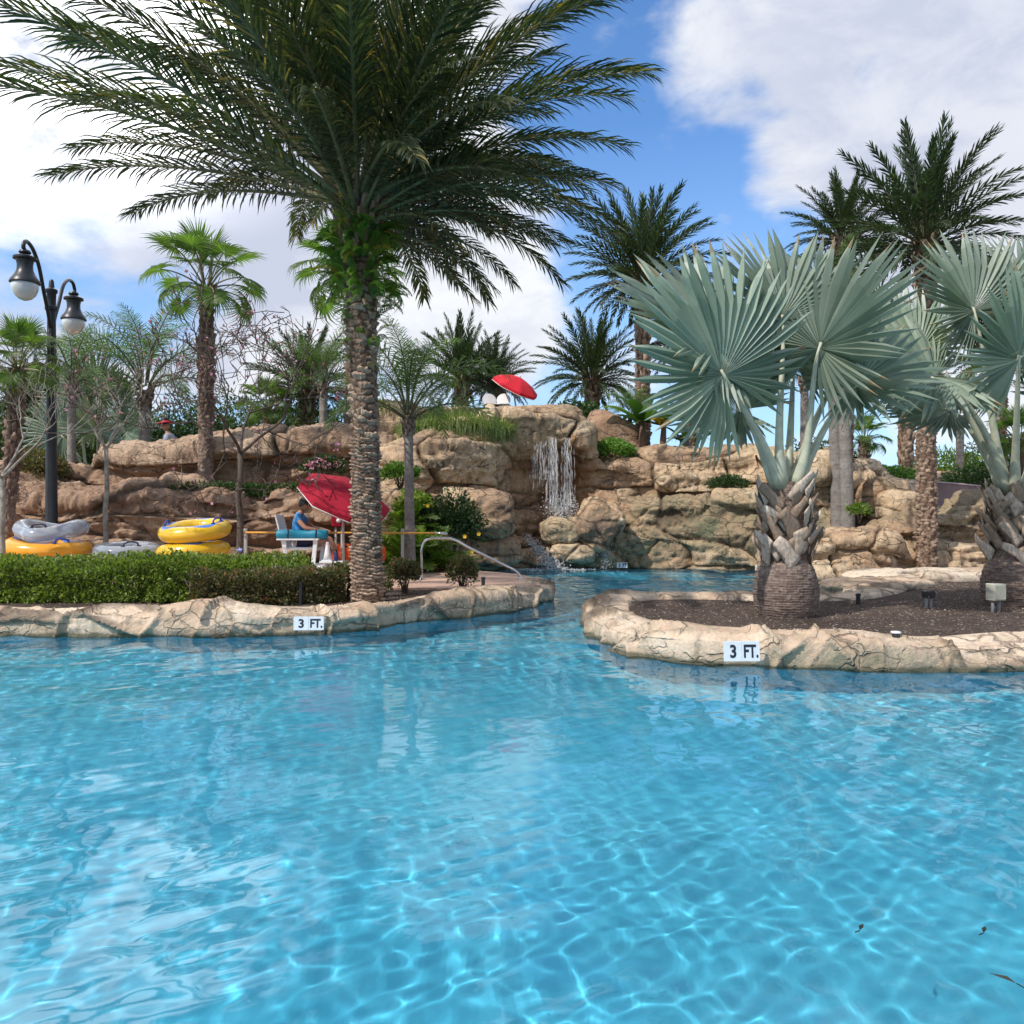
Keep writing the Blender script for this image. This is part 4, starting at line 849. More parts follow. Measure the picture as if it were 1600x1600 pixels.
def fan_palm(px, py, Y, zb, size, label, seed, tr=.16, pxb=None, group='fan palms at left'):
    crn = P(px, py, Y); b = Vector((XP(pxb if pxb else px, Y), Y, zb)); h = crn.z-b.z; d = crn-b
    t = trunk_mesh('fan_trunk', [(0, 0, 0), (d.x*.3, 0, h*.3), (d.x*.7, 0, h*.7), (d.x, 0, h)], [tr*1.3, tr, tr*1.0, tr*.85], M_TFAN, 'fan', .10, 9, .055, .02, 48, seed)
    bb = [(m_, c_, a*size, b_*size, o*size) for m_, c_, a, b_, o in fans]
    return pinnate_palm('fan_palm', b, crn, bb, label, group, t, .1, seed, tr*1.1, stubs=18, stubmat=M_TFAN)
fan_palm(323, 450, 18.6, 1.4, .88, 'bright fan palm with brown bristly trunk rising from the left rock wall', 81, .145, pxb=321)
fan_palm(552, 440, 20, LAND, 1.0, 'fan palm whose leaves show either side of the fern covered trunk', 82, .16)
fan_palm(28, 575, 15.6, LAND, .62, 'shaggy fan palm at the left edge with pale trunk', 83, .11, pxb=6)
queen(112, 600, 21, LAND, .8, 'weeping feathery palm partly hidden by the lamp post', 84, .11)
fan_palm(420, 640, 24, LAND, .6, 'small fan palm behind the pink flowering tree, above the rock wall', 85, .14)
fan_palm(1350, 690, 24, LAND, .5, 'small fan palm above the hedge by the slide', 86, .12)
fan_palm(1590, 690, 20, LAND, .55, 'low fan palm at the right edge behind the silver palm trunk', 87, .12)

# silver bismarck palms ----------------------------------------------------
bk = dict(nseg=46, span=312, pleat=.045, jag=.05, tipw=.62)
BM = [fan_mesh('silver_blade_a', 1, split=.56, cup=.10, fold=.30, costa=.25, mats=M_BISM, seed=91, **bk), fan_mesh('silver_blade_b', 1, split=.52, cup=.16, fold=.42, costa=.25, mats=M_BISM, seed=92, **bk),
      fan_mesh('silver_blade_c', 1, split=.60, cup=.06, fold=.18, costa=.25, mats=M_BISM, seed=93, **bk), fan_mesh('silver_blade_d', 1, split=.5, cup=.3, fold=.55, costa=.25, mats=M_BISM, seed=94, **bk)]
def bismarck(name, base, topz, leaves, label, bulb=.36, seed=1, neck=.16):
    """leaves: (hub point, costa dir, front normal, radius, blade index)"""
    base = Vector(base); e = empty(name, base, label, 'palm tree'); H = topz-base.z; r = random.Random(seed)
    link('trunk', trunk_mesh('bismarck_trunk', [(0, 0, -.05), (0, 0, H*.08), (0, 0, H*.20), (0, 0, H*.34), (0, 0, H*.45), (0, 0, H*.75), (0, 0, H)], [bulb*.80, bulb*.96, bulb*1.0, bulb*.86, bulb*.62, neck*1.5, neck], M_TBISM, 'fine', .028, 8, .012, .006, 120, seed), e)
    M_BOOT = bpy.data.materials.get('boot') or trunk_tex_mat('boot', (.34, .25, .18), (.64, .54, .44), (.14, .10, .075))
    # split dry leaf bases wrapped round the upper trunk
    nb = 54
    for i in range(nb):
        az = i*GA+r.uniform(-.2, .2); u = i/nb; z0 = H*(.40+.55*u); rr = (bulb*.70*(1-u)**1.3+neck*1.35*(1-(1-u)**1.3)); hgt = r.uniform(.16, .30); lean = r.choice((-1, 1))*r.uniform(.2, .8); uc = r.random(); fl = r.uniform(.03, .15); wdt = r.uniform(.065, .125)*(1-.25*u)
        mb = MB(); K = 7; prev = None
        for j in range(K+1):
            q = j/K; a = az+lean*q*1.1; rad = rr+.02+.03*math.sin(q*PI*.8)+fl*q**2.2; z = z0+hgt*q-.05; w = wdt*(1-.35*q)+.008*math.sin(j*5+i)
            cx = Vector((math.cos(a)*rad, math.sin(a)*rad, z)); tg = Vector((-math.sin(a), math.cos(a), 0)); dirv = (tg*lean*.8*rr*3+Vector((0, 0, hgt*1.0))).normalized(); wv = (tg-dirv*tg.dot(dirv)).normalized() if abs(lean) < 3 else tg
            nrm = Vector((math.cos(a), math.sin(a), .1)); ring = [mb.vert(cx-wv*w, uc), mb.vert(cx-wv*w*.45+nrm*.013, uc), mb.vert(cx+wv*w*.45+nrm*.013, uc), mb.vert(cx+wv*w, uc), mb.vert(cx+wv*w*.4-nrm*.006, uc), mb.vert(cx-wv*w*.4-nrm*.006, uc)]
            if prev:
                for k in range(6): mb.face((prev[k], prev[(k+1) % 6], ring[(k+1) % 6], ring[k]))
            else: mb.face(ring[::-1])
            prev = ring
        mb.face(prev); link('leaf_base', mb.mesh('leaf_base', M_BOOT), e)
    for i, (hub, cd, nr, rad, bi) in enumerate(leaves):
        hub = Vector(hub)-base; cd = Vector(cd).normalized(); az = math.atan2(hub.y, hub.x); d0 = Vector((math.cos(az), math.sin(az), 0)); hr = math.hypot(hub.x, hub.y)
        p0 = Vector((0, 0, H-.06))+d0*min(neck*.7, hr); p3 = hub; ln = (p3-p0).length
        c1 = p0+(Vector((0, 0, 1))*.75+d0*.35).normalized()*ln*.35; c2 = p3-(cd*.6+(p3-p0).normalized()*.7).normalized()*ln*.3
        pts = []
        for j in range(13):
            t = j/12; pts.append(p0*(1-t)**3+c1*3*t*(1-t)**2+c2*3*t*t*(1-t)+p3*t**3)
        mb = MB(); mb.tube(pts, [.062*(1-.72*(j/12)**.8)+.02*max(0, 1-j/3) for j in range(13)], 9)
        f = link('frond', mb.mesh('frond', M_BPET), e)
        X = (pts[-1]-pts[-2]).normalized()*.45+cd*.55; X.normalize(); Zv = Vector(nr); Zv = (Zv-X*Zv.dot(X)).normalized(); Yv = Zv.cross(X)
        M = Matrix((X, Yv, Zv)).transposed().to_4x4()
        b_ = link('blade', BM[bi % 4], f, p3-X*.05*rad); b_.rotation_euler = M.to_euler(); b_.scale = (rad, rad, rad)
    return e
CAMV = lambda p: (Vector((0, 0, CAMZ))-Vector(p)).normalized()
def lf(px, py, Y, cd, nr, rad, bi): return (P(px, py, Y), cd, nr, rad, bi)
B1 = (XP(1228, 9.5), 9.5, LAND)
leaves1 = [
 lf(1126, 578, 8.8, (-.55, -.25, .75), (.15, -1, .25), 1.42, 0),      # big front left fan, dark face
 lf(1105, 530, 9.3, (-.8, .1, .55), (-.3, -.5, .9), 1.42, 1),       # pale fan behind it, seen edge on from above
 lf(1222, 492, 9.4, (-.15, .1, 1), (.15, -1, .0), 1.18, 3),           # upright centre
 lf(1283, 535, 9.2, (.45, -.05, .9), (-.75, -.7, .25), 1.40, 1),      # right pale fan
 lf(1240, 560, 10.1, (.2, .6, .6), (.1, -1, .3), 1.05, 2),
 lf(1345, 600, 9.3, (.9, -.2, .15), (.1, -.75, .65), 1.0, 3),
 lf(1150, 640, 10.0, (-.7, .3, -.1), (0, -.8, .6), .95, 2),
 lf(1330, 560, 10.2, (.8, .4, .4), (.2, -.9, .4), .95, 0)]
bismarck('silver_palm', B1, 1.74, leaves1, 'big silver-blue fan palm with swollen barrel trunk on the island, left of the two', .36, 3)
B2 = (XP(1584, 10.5), 10.5, LAND)
leaves2 = [
 lf(1592, 555, 9.6, (-.15, -.3, .8), (.1, -1, .2), 1.15, 0),
 lf(1455, 590, 9.9, (-.6, -.1, -.35), (-.1, -.8, .6), 1.10, 3),
 lf(1430, 545, 10.3, (-.75, .1, .35), (.1, -.9, .35), 1.02, 2),
 lf(1520, 480, 10.2, (-.35, .1, 1), (.2, -1, .1), 1.10, 1),
 lf(1600, 470, 10.5, (.1, .2, 1), (0, -1, .1), 1.05, 3),
 lf(1660, 520, 10.0, (.7, 0, .7), (-.3, -1, .1), 1.1, 0),
 lf(1680, 620, 10.2, (.9, -.1, 0), (0, -.8, .6), 1.0, 1),
 lf(1480, 640, 10.8, (-.6, .5, .0), (0, -.8, .6), .9, 2)]
bismarck('silver_palm', B2, 1.72, leaves2, 'silver-blue fan palm at the right edge behind the beige junction box', .37, 4)
b3 = (XP(150, 24), 24, LAND)
bismarck('silver_palm', b3, 2.2, [(P(150+dx, 650+dy, 24+dq), (dx*.02, dq*.5, .6-.01*dy), (0, -1, .3), 1.25, k) for k, (dx, dy, dq) in enumerate(((-55, 30, -.5), (50, 25, -.5), (-30, -25, 0), (30, -20, .3), (0, 20, -1), (0, -45, 0)))], 'distant silver-blue fan palm in the thicket at far left', .3, 5)

# ------------------------------------------------------------------ bare trees
def bare_tree(name, base, H, label, seed, mat, spread=.55, r0=.07, fork=.45, depth=6, blossoms=0, wob=.25, nchild=3, leafmat_=None, up=.35, minr=.0035):
    r = random.Random(seed); base = Vector(base); e = empty(name, base, label, 'tree'); mb = MB(); tips = []
    tb = MB(); pts = [Vector((0, 0, -.1))]; 
    for i in range(1, 7): pts.append(Vector((r.uniform(-1, 1)*.012*i**.5, r.uniform(-1, 1)*.012*i**.5, H*fork*i/6)))
    tb.tube(pts, [r0*(1.25-.35*i/6) if i else r0*1.4 for i in range(7)], 10)
    link('trunk', tb.mesh('trunk', mat), e)
    def br(p, d, L_, rad, lv):
        n = 5; pts = [p]; dd = d.copy()
        for i in range(n):
            dd = (dd+Vector((r.uniform(-1, 1), r.uniform(-1, 1), r.uniform(-.7, .9)))*wob*.55).normalized(); pts.append(pts[-1]+dd*L_/n)
        mb.tube(pts, [max(rad*(1-.45*i/n), minr) for i in range(n+1)], 6 if lv < 2 else 4, 0, lv > 3)
        if lv >= depth: tips.append(pts[-1]); tips.append(pts[-3]); return
        for k in range(nchild if lv < 3 else 2):
            j = r.choice((3, 4, 5)) if k else 5; q = pts[j]; ax = Vector((r.uniform(-1, 1), r.uniform(-1, 1), r.uniform(-1, 1))).normalized(); nd_ = (dd+ax*r.uniform(.5, 1.0)*spread*1.5+Vector((0, 0, up*.4))).normalized()
            br(q, nd_, L_*r.uniform(.62, .85), rad*.58, lv+1)
    for k in range(4):
        az = k*PI/2+r.uniform(-.4, .4); d = Vector((math.cos(az)*spread, math.sin(az)*spread, up+.35)).normalized(); br(pts[-1], d, H*(1-fork)*.42, r0*.62, 1)
    link('branch', mb.mesh('branch', mat), e)
    if blossoms:
        T = np.array([tuple(t) for t in tips]); rg = np.random.default_rng(seed); ii = rg.integers(0, len(T), blossoms); Pp = T[ii]+rg.normal(size=(blossoms, 3))*.03
        V, F, a = leaf_cloud(blossoms, lambda g_, n: (Pp, rg.normal(size=(n, 3))), .055, seed, 0, .8); link('blossom', npmesh('blossom', V, F, leafmat_, False, None, {'rnd': a}), e)
    return e
M_PINK = leafmat('pink_blossom', [(.42, .14, .26), (.55, .22, .38), (.62, .32, .46)], .3)
bare_tree('bare_tree', (XP(374, 14.6), 14.6, LAND), 4.7, 'small bare tree with a few pink blossoms left of the lifeguard', 5, M_TWIG, .95, .052, .47, 7, 420, .27, 3, M_PINK, .28, .0065)
bare_tree('bare_tree', (XP(166, 16.6), 16.6, LAND), 4.2, 'thin bare pale-barked tree right of the lamp post', 8, M_PALEBARK, .55, .045, .58, 6, 0, .20, 2)
bare_tree('bare_tree', (XP(4, 14.2), 14.2, LAND), 3.8, 'bare grey tree at the left edge beside the swim tubes', 9, M_PALEBARK, .65, .045, .46, 6, 0, .24, 3)

# ------------------------------------------------------------------ hedges and shrubs
hedge('hedge', [(-9, 11.6), (-6.6, 11.3), (-5.2, 11.25), (-3.8, 11.4), (-3.3, 11.55), (-2.95, 11.75)], 1.05, .57, 60000, .052, M_HEDGE, 'long bright green clipped hedge in front of the swim tubes', 101)
hedge('shrub_row', [(-4.05, 10.75), (-3.4, 10.7), (-2.75, 10.85), (-2.3, 11.1)], .55, .46, 15000, .045, M_RED, 'low reddish green shrubs in front of the hedge, left of the huge palm', 102, cat='shrub')
shrub('shrub', (XP(540, 11.3), 11.3, LAND+.24), (.33, .28, .24), 2300, .05, M_RED, 'reddish shrub at the left foot of the huge palm trunk', seed=103)
shrub('shrub', (XP(632, 12.0), 12.0, LAND+.26), (.24, .22, .26), 1900, .05, M_RED, 'dark reddish shrub left of the handrail post', seed=104)
shrub('shrub', (XP(722, 12.1), 12.1, LAND+.26), (.22, .2, .27), 1900, .05, M_RED, 'small rounded red-green shrub under the sloping handrail', seed=105)
shrub('shrub', (XP(598, 11.6), 11.6, LAND+.12), (.14, .12, .12), 400, .045, M_RED, 'tiny low sprig right of the huge palm base', seed=106, twigs=5)
G3 = 'shrubs growing on the rockwork'
shrub('shrub', (XP(60, 18.4), 18.4, 2.25), (.62, .5, .55), 4200, .07, M_RED, 'dark bronze-green shrub on the left rock wall behind the lamp post', seed=107)
hedge('ground_vine', [(XP(265, 17.9), 17.9), (XP(330, 17.9), 17.9), (XP(470, 18.2), 18.2)], .5, .30, 6500, .06, M_DARKG, 'strip of green vines along the top of the low left rock wall', 108, z0=1.72, cat='vine')
shrub('shrub', (XP(960, 21.9), 21.9, 2.95), (.55, .45, .36), 3600, .07, M_BRIGHT, 'rounded bright green shrub in the dip right of the waterfall top', group=None, seed=109)
shrub('shrub', (XP(1138, 20.7), 20.7, 2.05), (.52, .4, .27), 2400, .06, M_DARKG, 'dark green shrub on the rock ledge right of the waterfall', seed=110)
shrub('evergreen', (XP(903, 24.8), 24.8, 3.95), (.95, .7, .75), 6500, .09, M_DARKG, 'dark evergreen bush behind the right shoulder of the waterfall', seed=111)
shrub('shrub', (XP(1350, 20.8), 20.8, 2.15), (1.3, .6, .42), 6000, .08, M_BRIGHT, 'wide green shrub on the rocks above the paired grey trunks', seed=112)
shrub('shrub', (XP(1255, 21.3), 21.3, 2.5), (.9, .6, .4), 3500, .08, M_BRIGHT, 'green shrub behind the rock wall left of the paired trunks', seed=113)
shrub('shrub', (XP(1342, 16.9), 16.9, 1.38), (.24, .2, .15), 400, .10, M_YG, 'tiny yellow-green plant at the foot of the paired trunks', seed=114, twigs=4, updir=.9, asp=.3)
shrub('shrub', (XP(1545, 21), 21, 2.1), (1.1, .6, .5), 4500, .08, M_DARKG, 'dark green shrub behind the end of the pink slide wall', seed=115)
shrub('shrub', (XP(640, 17.2), 17.2, 1.55), (.45, .4, .28), 2400, .08, M_HEDGE, 'leafy green shrub on the rock ledge behind the grey palm trunk', seed=116)
shrub('shrub', (XP(625, 18.2), 18.2, 2.2), (.42, .3, .25), 1600, .08, M_BRIGHT, 'bright leafy plant right of the huge palm trunk, above the lower red parasol tip', seed=117)
shrub('shrub', (XP(505, 18.4), 18.4, 2.35), (.5, .3, .30), 1900, .07, M_DARKG, 'dark shrub with pink flowers above the lower red parasol', seed=118)
V, F, a = leaf_cloud(75, ellip((0, 0, 0), (.42, .18, .22), .3, .3, 7), .07, 7, 0, .8)
tag(link('flower_spray', npmesh('flower_spray', V, F, M_PINK, False, None, {'rnd': a}), None, (XP(508, 18.0), 18.0, 2.35)), 'spray of pink flowers above the lower red parasol', 'flowers', kind='stuff')
# hibiscus with yellow flowers
shrub('hibiscus', (XP(706, 17.3), 17.3, 1.02), (.72, .45, .78), 3600, .085, M_DARKG, 'hibiscus bush with yellow flowers behind the handrail', seed=119, twigs=22, lump=.5, fill=.8)
M_YEL = simple('yellow_petal', (.80, .48, .03), .5)
for i, (px, py) in enumerate(((695, 829), (726, 838), (684, 866), (737, 862), (748, 834), (668, 790), (688, 852))):
    mb = MB(); r = random.Random(i)
    for k in range(5):
        a0 = k*2*PI/5+.3; d = Vector((math.cos(a0), -.35, math.sin(a0))).normalized(); t = Vector((-math.sin(a0), 0, math.cos(a0))); s_ = .05
        q = [mb.vert((0, 0, 0)), mb.vert(d*s_*.6+t*s_*.45), mb.vert(d*s_), mb.vert(d*s_*.6-t*s_*.45)]; mb.face(q)
    tag(link('hibiscus_flower', mb.mesh('hibiscus_flower', M_YEL, False), None, P(px, py, 16.72)), ('topmost yellow hibiscus flower, near the end of the yellow pole', 'yellow hibiscus flower rightmost but one, upper side of the bush', 'low yellow hibiscus flower above the bright strap leaves', 'yellow hibiscus flower just over the sloping handrail', 'rightmost yellow hibiscus flower against the tan boulder', 'leftmost yellow hibiscus flower near the grey trunk', 'yellow hibiscus flower in the shade mid bush')[i], 'flower', 'yellow hibiscus flowers')
# spiky cycads / dwarf fan palms right of the huge trunk
ck = dict(grav=.15, phis=(.35, .2), base_r=.01, pet=.06, tipang=35, baseang=65)
CY = [frond_mesh('cycad_frond_%d' % i, .85, e, b_, 26, .26, .035, [M_YG, M_YG], seed=130+i, **ck) for i, (e, b_) in enumerate(((75, 55), (50, 60), (25, 55)))]
def cycad(px, Y, z, size, label, seed, mshs=CY, n=(6, 9, 9), name='cycad', group='spiky plants by the grey palm', cat='plant'):
    b = Vector((XP(px, Y), Y, z)); bands = [([mshs[i]], n[i], size*.85, size*1.1, .02) for i in range(3)]
    mb = MB(); mb.lathe([(.05*size, -.1), (.09*size, 0), (.08*size, .08*size), (.03*size, .12*size)]); return pinnate_palm(name, b, b+Vector((0, 0, .1*size)), bands, label, group, mb.mesh('plant_stem', M_TBISM), .15, seed, .08, cat)
cycad(616, 15.9, LAND, 1.05, 'spiky yellow-green plant right of the huge trunk, behind the orange backboard', 131)
cycad(655, 16.3, LAND, 1.1, 'spiky yellow-green plant behind the grey palm trunk', 132)
cycad(690, 16.2, LAND, .6, 'low bright strap-leaf plant under the yellow flowers', 133)
cycad(636, 16.9, .9, .95, 'dark spiky plant higher on the rocks beside the grey palm trunk', 134)
cycad(715, 16.6, LAND, .55, 'low leafy plant at the rock foot right of the yellow flowers', 136)
# fountain grass spilling over the wall
M_GRASS = leafmat('fountain_grass', [(.09, .14, .05), (.17, .23, .08), (.28, .31, .13)], .35, .5)
rg = np.random.default_rng(9); n = 6500; V = []; F = []; at = []
cx = rg.uniform(-1, 1, n); az = rg.uniform(0, 2*PI, n); Lg = rg.uniform(.6, 1.15, n)*(1.15-.5*np.abs(cx))
dr_ = rg.uniform(.7, 1.9, n); bx = cx*1.3; by = rg.uniform(-.3, .3, n); 
seg = np.linspace(0, 1, 5)
for j, s_ in enumerate(seg):
    out = np.sin(s_*1.9)*.75*Lg; up = (s_*1.5-s_*s_*dr_)*Lg*.9
    x = bx+np.cos(az)*out*.6; y = by+np.sin(az)*out*.6-.1*s_; z = up
    w = .011*(1-s_*.9); V.append(np.stack([x-w*np.sin(az), y+w*np.cos(az), z], -1)); V.append(np.stack([x+w*np.sin(az), y-w*np.cos(az), z], -1))
V = np.stack(V, 1).reshape(-1, 3); i = np.arange(n)*10
F = np.concatenate([np.stack([i+2*k, i+2*k+1, i+2*k+3, i+2*k+2], 1) for k in range(4)])
tag(link('fountain_grass', npmesh('fountain_grass', V, F, M_GRASS, False, None, {'rnd': np.repeat(rg.random(n), 10)}), None, (XP(712, 20.3), 20.3, P(0, 686, 20.3).z)), 'clump of arching fountain grass on the rock left of the waterfall', 'grass', kind='stuff')
shrub('shrub', (XP(700, 21.6), 21.6, P(0, 668, 21.6).z), (1.3, .45, .4), 3500, .09, M_BACK, 'grey-green shrub mass behind the fountain grass', seed=137, updir=.8, asp=.2)
# bananas above the cliff
M_BAN = leafmat('banana_leaf', [(.03, .08, .02), (.06, .14, .03), (.11, .2, .04)], .4, .35, .5, (.93, (.42, .26, .03)))
def banana(px, py0, Y, zb, H, label, seed, n=9):
    base = Vector((XP(px, Y), Y, zb)); e = empty('banana_plant', base, label, 'plant', 'banana plants above the cliff'); r = random.Random(seed)
    mb = MB(); mb.tube([(0, 0, -.3), (0, 0, H*.3), (.03, 0, H*.55)], [.10, .09, .06], 8); link('trunk', mb.mesh('trunk', M_TFAN), e)
    for i in range(n):
        az = i*GA; e0 = r.uniform(20, 80); L_ = H*r.uniform(.55, .75); mb = MB(); p = Vector((0, 0, H*.5)); K = 9; prev = None; a = r.random()
        for j in range(K+1):
            s_ = j/K; el = R(e0-95*s_**1.6); t = Vector((math.cos(el)*math.cos(az), math.cos(el)*math.sin(az), math.sin(el))); S = Vector((-math.sin(az), math.cos(az), 0)); U = S.cross(t); w = .17*math.sin(min(1, s_*1.15+.02)*PI)**.6*H*.45+.004 if s_ < .98 else .004
            ring = [mb.vert(p-S*w+U*w*.3, a), mb.vert(p, a), mb.vert(p+S*w+U*w*.3, a)]
            if prev: mb.face((prev[0], prev[1], ring[1], ring[0])); mb.face((prev[1], prev[2], ring[2], ring[1]))
            prev = ring; p = p+t*(L_/K)
        link('leaf', mb.mesh('leaf', M_BAN), e)
banana(1003, 0, 22.8, 2.7, 2.3, 'banana plant with a yellowing leaf above the cliff, left of the pair', 141, 10)
banana(1036, 0, 22.6, 2.7, 2.1, 'banana plant with a pale stem above the cliff, right of the pair', 142, 8)
banana(1068, 0, 23.2, 2.7, 1.3, 'short yellow-orange leafed plant above the cliff by the ringed palm trunk', 143, 9)
# back thickets
bg = [(-60, 25, 2.2, 2.6, 'left edge thicket bush beyond the bare tree'), (30, 27, 2.4, 2.2, 'grey-green thicket bush behind the left shaggy palm'), (105, 26, 2.0, 1.9, 'low thicket bush under the distant silver palm'), (215, 27, 2.3, 1.7, 'thicket bush behind the capped person'), (290, 26, 2.1, 1.7, 'thicket bush behind the bristly fan palm trunk'), (370, 27, 2.2, 1.8, 'thicket bush behind the pink blossoming tree'), (450, 26, 2.0, 2.2, 'thicket bush left of the huge palm trunk'), (530, 27, 2.2, 1.8, 'thicket bush hidden mostly by the huge palm trunk'), (620, 28, 1.8, 1.6, 'thicket bush behind the grey-trunked queen palm'), (680, 29, 1.8, 1.6, 'thicket bush behind the fountain grass')]
for i, (px, Y, rx, rz, lb) in enumerate(bg):
    zt = P(0, (612, 600, 625, 640, 628, 618, 622, 632, 640, 632)[i], Y).z; zb = .2; rz = (zt-zb)/2
    shrub('thicket_bush', (XP(px, Y), Y, zb+rz), (rx, 1.2, rz), 9500, .15, (M_BACK, M_DARKG, M_BACK)[i % 3], lb, 'bush', 'bushes behind the left wall', 150+i, .35, 20, .3, .35, .7)
bg = [(1290, 27, 1.6, 690, 'thicket bush seen between the silver palm stalks'), (1480, 26, 2.0, 700, 'thicket bush beyond the pink slide wall'), (1590, 27, 2.2, 680, 'thicket bush at the right edge beyond the slide'), (1700, 26, 2.2, 670, 'thicket bush outside right beyond the slide')]
for i, (px, Y, rx, top, lb) in enumerate(bg):
    zt = P(0, top, Y).z; zb = .2; rz = (zt-zb)/2
    shrub('thicket_bush', (XP(px, Y), Y, zb+rz), (rx, 1.2, rz), 7000, .15, (M_BACK, M_YG)[i % 2 == 1], lb, 'bush', 'bushes behind the right wall', 170+i, .35, 16, .3, .35, .7)
# mulch chips
rg = np.random.default_rng(4); n = 26000
X_ = rg.uniform(1.3, 9, n); Y_ = rg.uniform(8, 15.5, n); k = (Y_ < 11.1) | ((X_ > 5.6) & (Y_ > 10)); X_, Y_ = X_[k], Y_[k]
X2 = rg.uniform(-6, .3, 7000); Y2 = rg.uniform(9.9, 12.5, 7000); X_ = np.r_[X_, X2]; Y_ = np.r_[Y_, Y2]; n = len(X_)
Pp = np.stack([X_, Y_, np.full(n, LAND+.006)], -1)
V, F, a = leaf_cloud(n, lambda g_, m_: (Pp, np.zeros((m_, 3))), .035, 4, 0, .35); V[:, 2] = LAND+.004+np.abs(V[:, 2]-LAND)*.35
M_CHIP = leafmat('mulch_chip', [(.05, .036, .028), (.11, .08, .06), (.20, .155, .125), (.40, .34, .30)], 0, .9, .2)
tag(link('mulch_chips', npmesh('mulch_chips', V, F, M_CHIP, False, None, {'rnd': a})), 'loose brown bark chips covering the palm beds', 'mulch', kind='stuff')

# ------------------------------------------------------------------ street lamp
M_BLACK = simple('black_paint', (.018, .02, .024), .38, .2, 0)
M_GLOBE, nt, _, b = newmat('frosted_globe'); b.inputs['Base Color'].default_value = (.74, .77, .78, 1); b.inputs['Roughness'].default_value = .25; b.inputs['Transmission Weight'].default_value = .25; b.inputs['Subsurface Weight'].default_value = .3
M_WHITE = simple('white_plastic', (.72, .73, .74), .4, .06)
M_STEEL = simple('stainless_steel', (.62, .63, .64), .22, 0, 0, metal=1)
def lantern(parent, c_, sc_):
    f = MB(); f.lathe([(.03, .36), (.05, .40), (.10, .42), (.12, .38), (.07, .33), (.17, .31), (.225, .28), (.225, .24), (.17, .22), (.15, .12), (.155, .02), (.19, -.07), (.245, -.15), (.285, -.21), (.295, -.25), (.27, -.265)], n=28)
    o = link('lamp_housing', flat_sharp(f.mesh('lamp_housing', M_BLACK), 40), parent, c_, scale=sc_)
    g = MB(); g.lathe([(.255, -.255), (.262, -.32), (.245, -.40), (.20, -.50), (.13, -.575), (.05, -.61), (.005, -.615)], n=28)
    link('lamp_globe', g.mesh('lamp_globe', M_GLOBE), parent, c_, scale=sc_)
lp = Vector((XP(80.5, 16.45), 16.45, LAND)); lamp = empty('street_lamp', lp, 'tall black lamp post with two hanging bell lanterns behind the swim tubes', 'street lamp')
Hp = P(80, 437, 16.45).z-LAND
f = MB(); f.lathe([(.20, 0), (.20, .10), (.16, .14), (.15, .5), (.17, .55), (.13, .6), (.115, .7), (.095, Hp*.55), (.078, Hp-.75), (.078, Hp-.62), (.12, Hp-.60), (.12, Hp-.54), (.08, Hp-.52), (.085, Hp-.28), (.11, Hp-.25), (.11, Hp-.2), (.055, Hp-.16), (.045, Hp-.04), (.03, Hp), (.005, Hp)], n=24)
link('pole', flat_sharp(f.mesh('pole', M_BLACK), 40), lamp)
for sx, py, Yl, pxl in ((-1, 0, 15.0, 39), (1, 0, 17.9, 115)):
    cz = P(0, 425 if sx < 0 else 485, Yl).z-LAND; c_ = Vector((XP(pxl, Yl)-lp.x, Yl-lp.y, cz+.02)); top = cz+.55; d = Vector((c_.x, c_.y, 0)); 
    a = MB(); pts = [Vector((d.x*.05, d.y*.05, Hp-.95)), d*.12+Vector((0, 0, Hp-.75)), d*.30+Vector((0, 0, Hp-.38)), d*.55+Vector((0, 0, top-.16)), d*.8+Vector((0, 0, top+.02)), d*1.0+Vector((0, 0, top)), d*1.06+Vector((0, 0, top-.12)), d*1.0+Vector((0, 0, cz+.38))]
    pts = [Vector(p) for p in resample([tuple(p) for p in pts], 28)]; a.tube(pts, .036, 10); link('arm', a.mesh('arm', M_BLACK), lamp)
    a = MB(); a.tube([Vector((d.x*.02, d.y*.02, Hp-.56)), d*.16+Vector((0, 0, Hp-.56))], .02, 8); link('brace', a.mesh('brace', M_BLACK), lamp)
    lantern(lamp, c_, .87)
l2 = Vector((XP(1089, 24), 24, 2.6)); lm = empty('street_lamp', l2, 'small black lantern seen over the cliff under the silver palm fan', 'street lamp')
f = MB(); f.lathe([(.06, -1), (.05, .9), (.07, .95), (.02, 1.0)], n=12); link('pole', f.mesh('pole', M_BLACK), lm)
f = MB(); f.tube([(0, 0, .9), (-.12, 0, 1.25), (-.3, 0, 1.3), (-.36, 0, 1.1)], .025, 8); link('arm', f.mesh('arm', M_BLACK), lm)
lantern(lm, Vector((-.36, 0, .75)), .9)

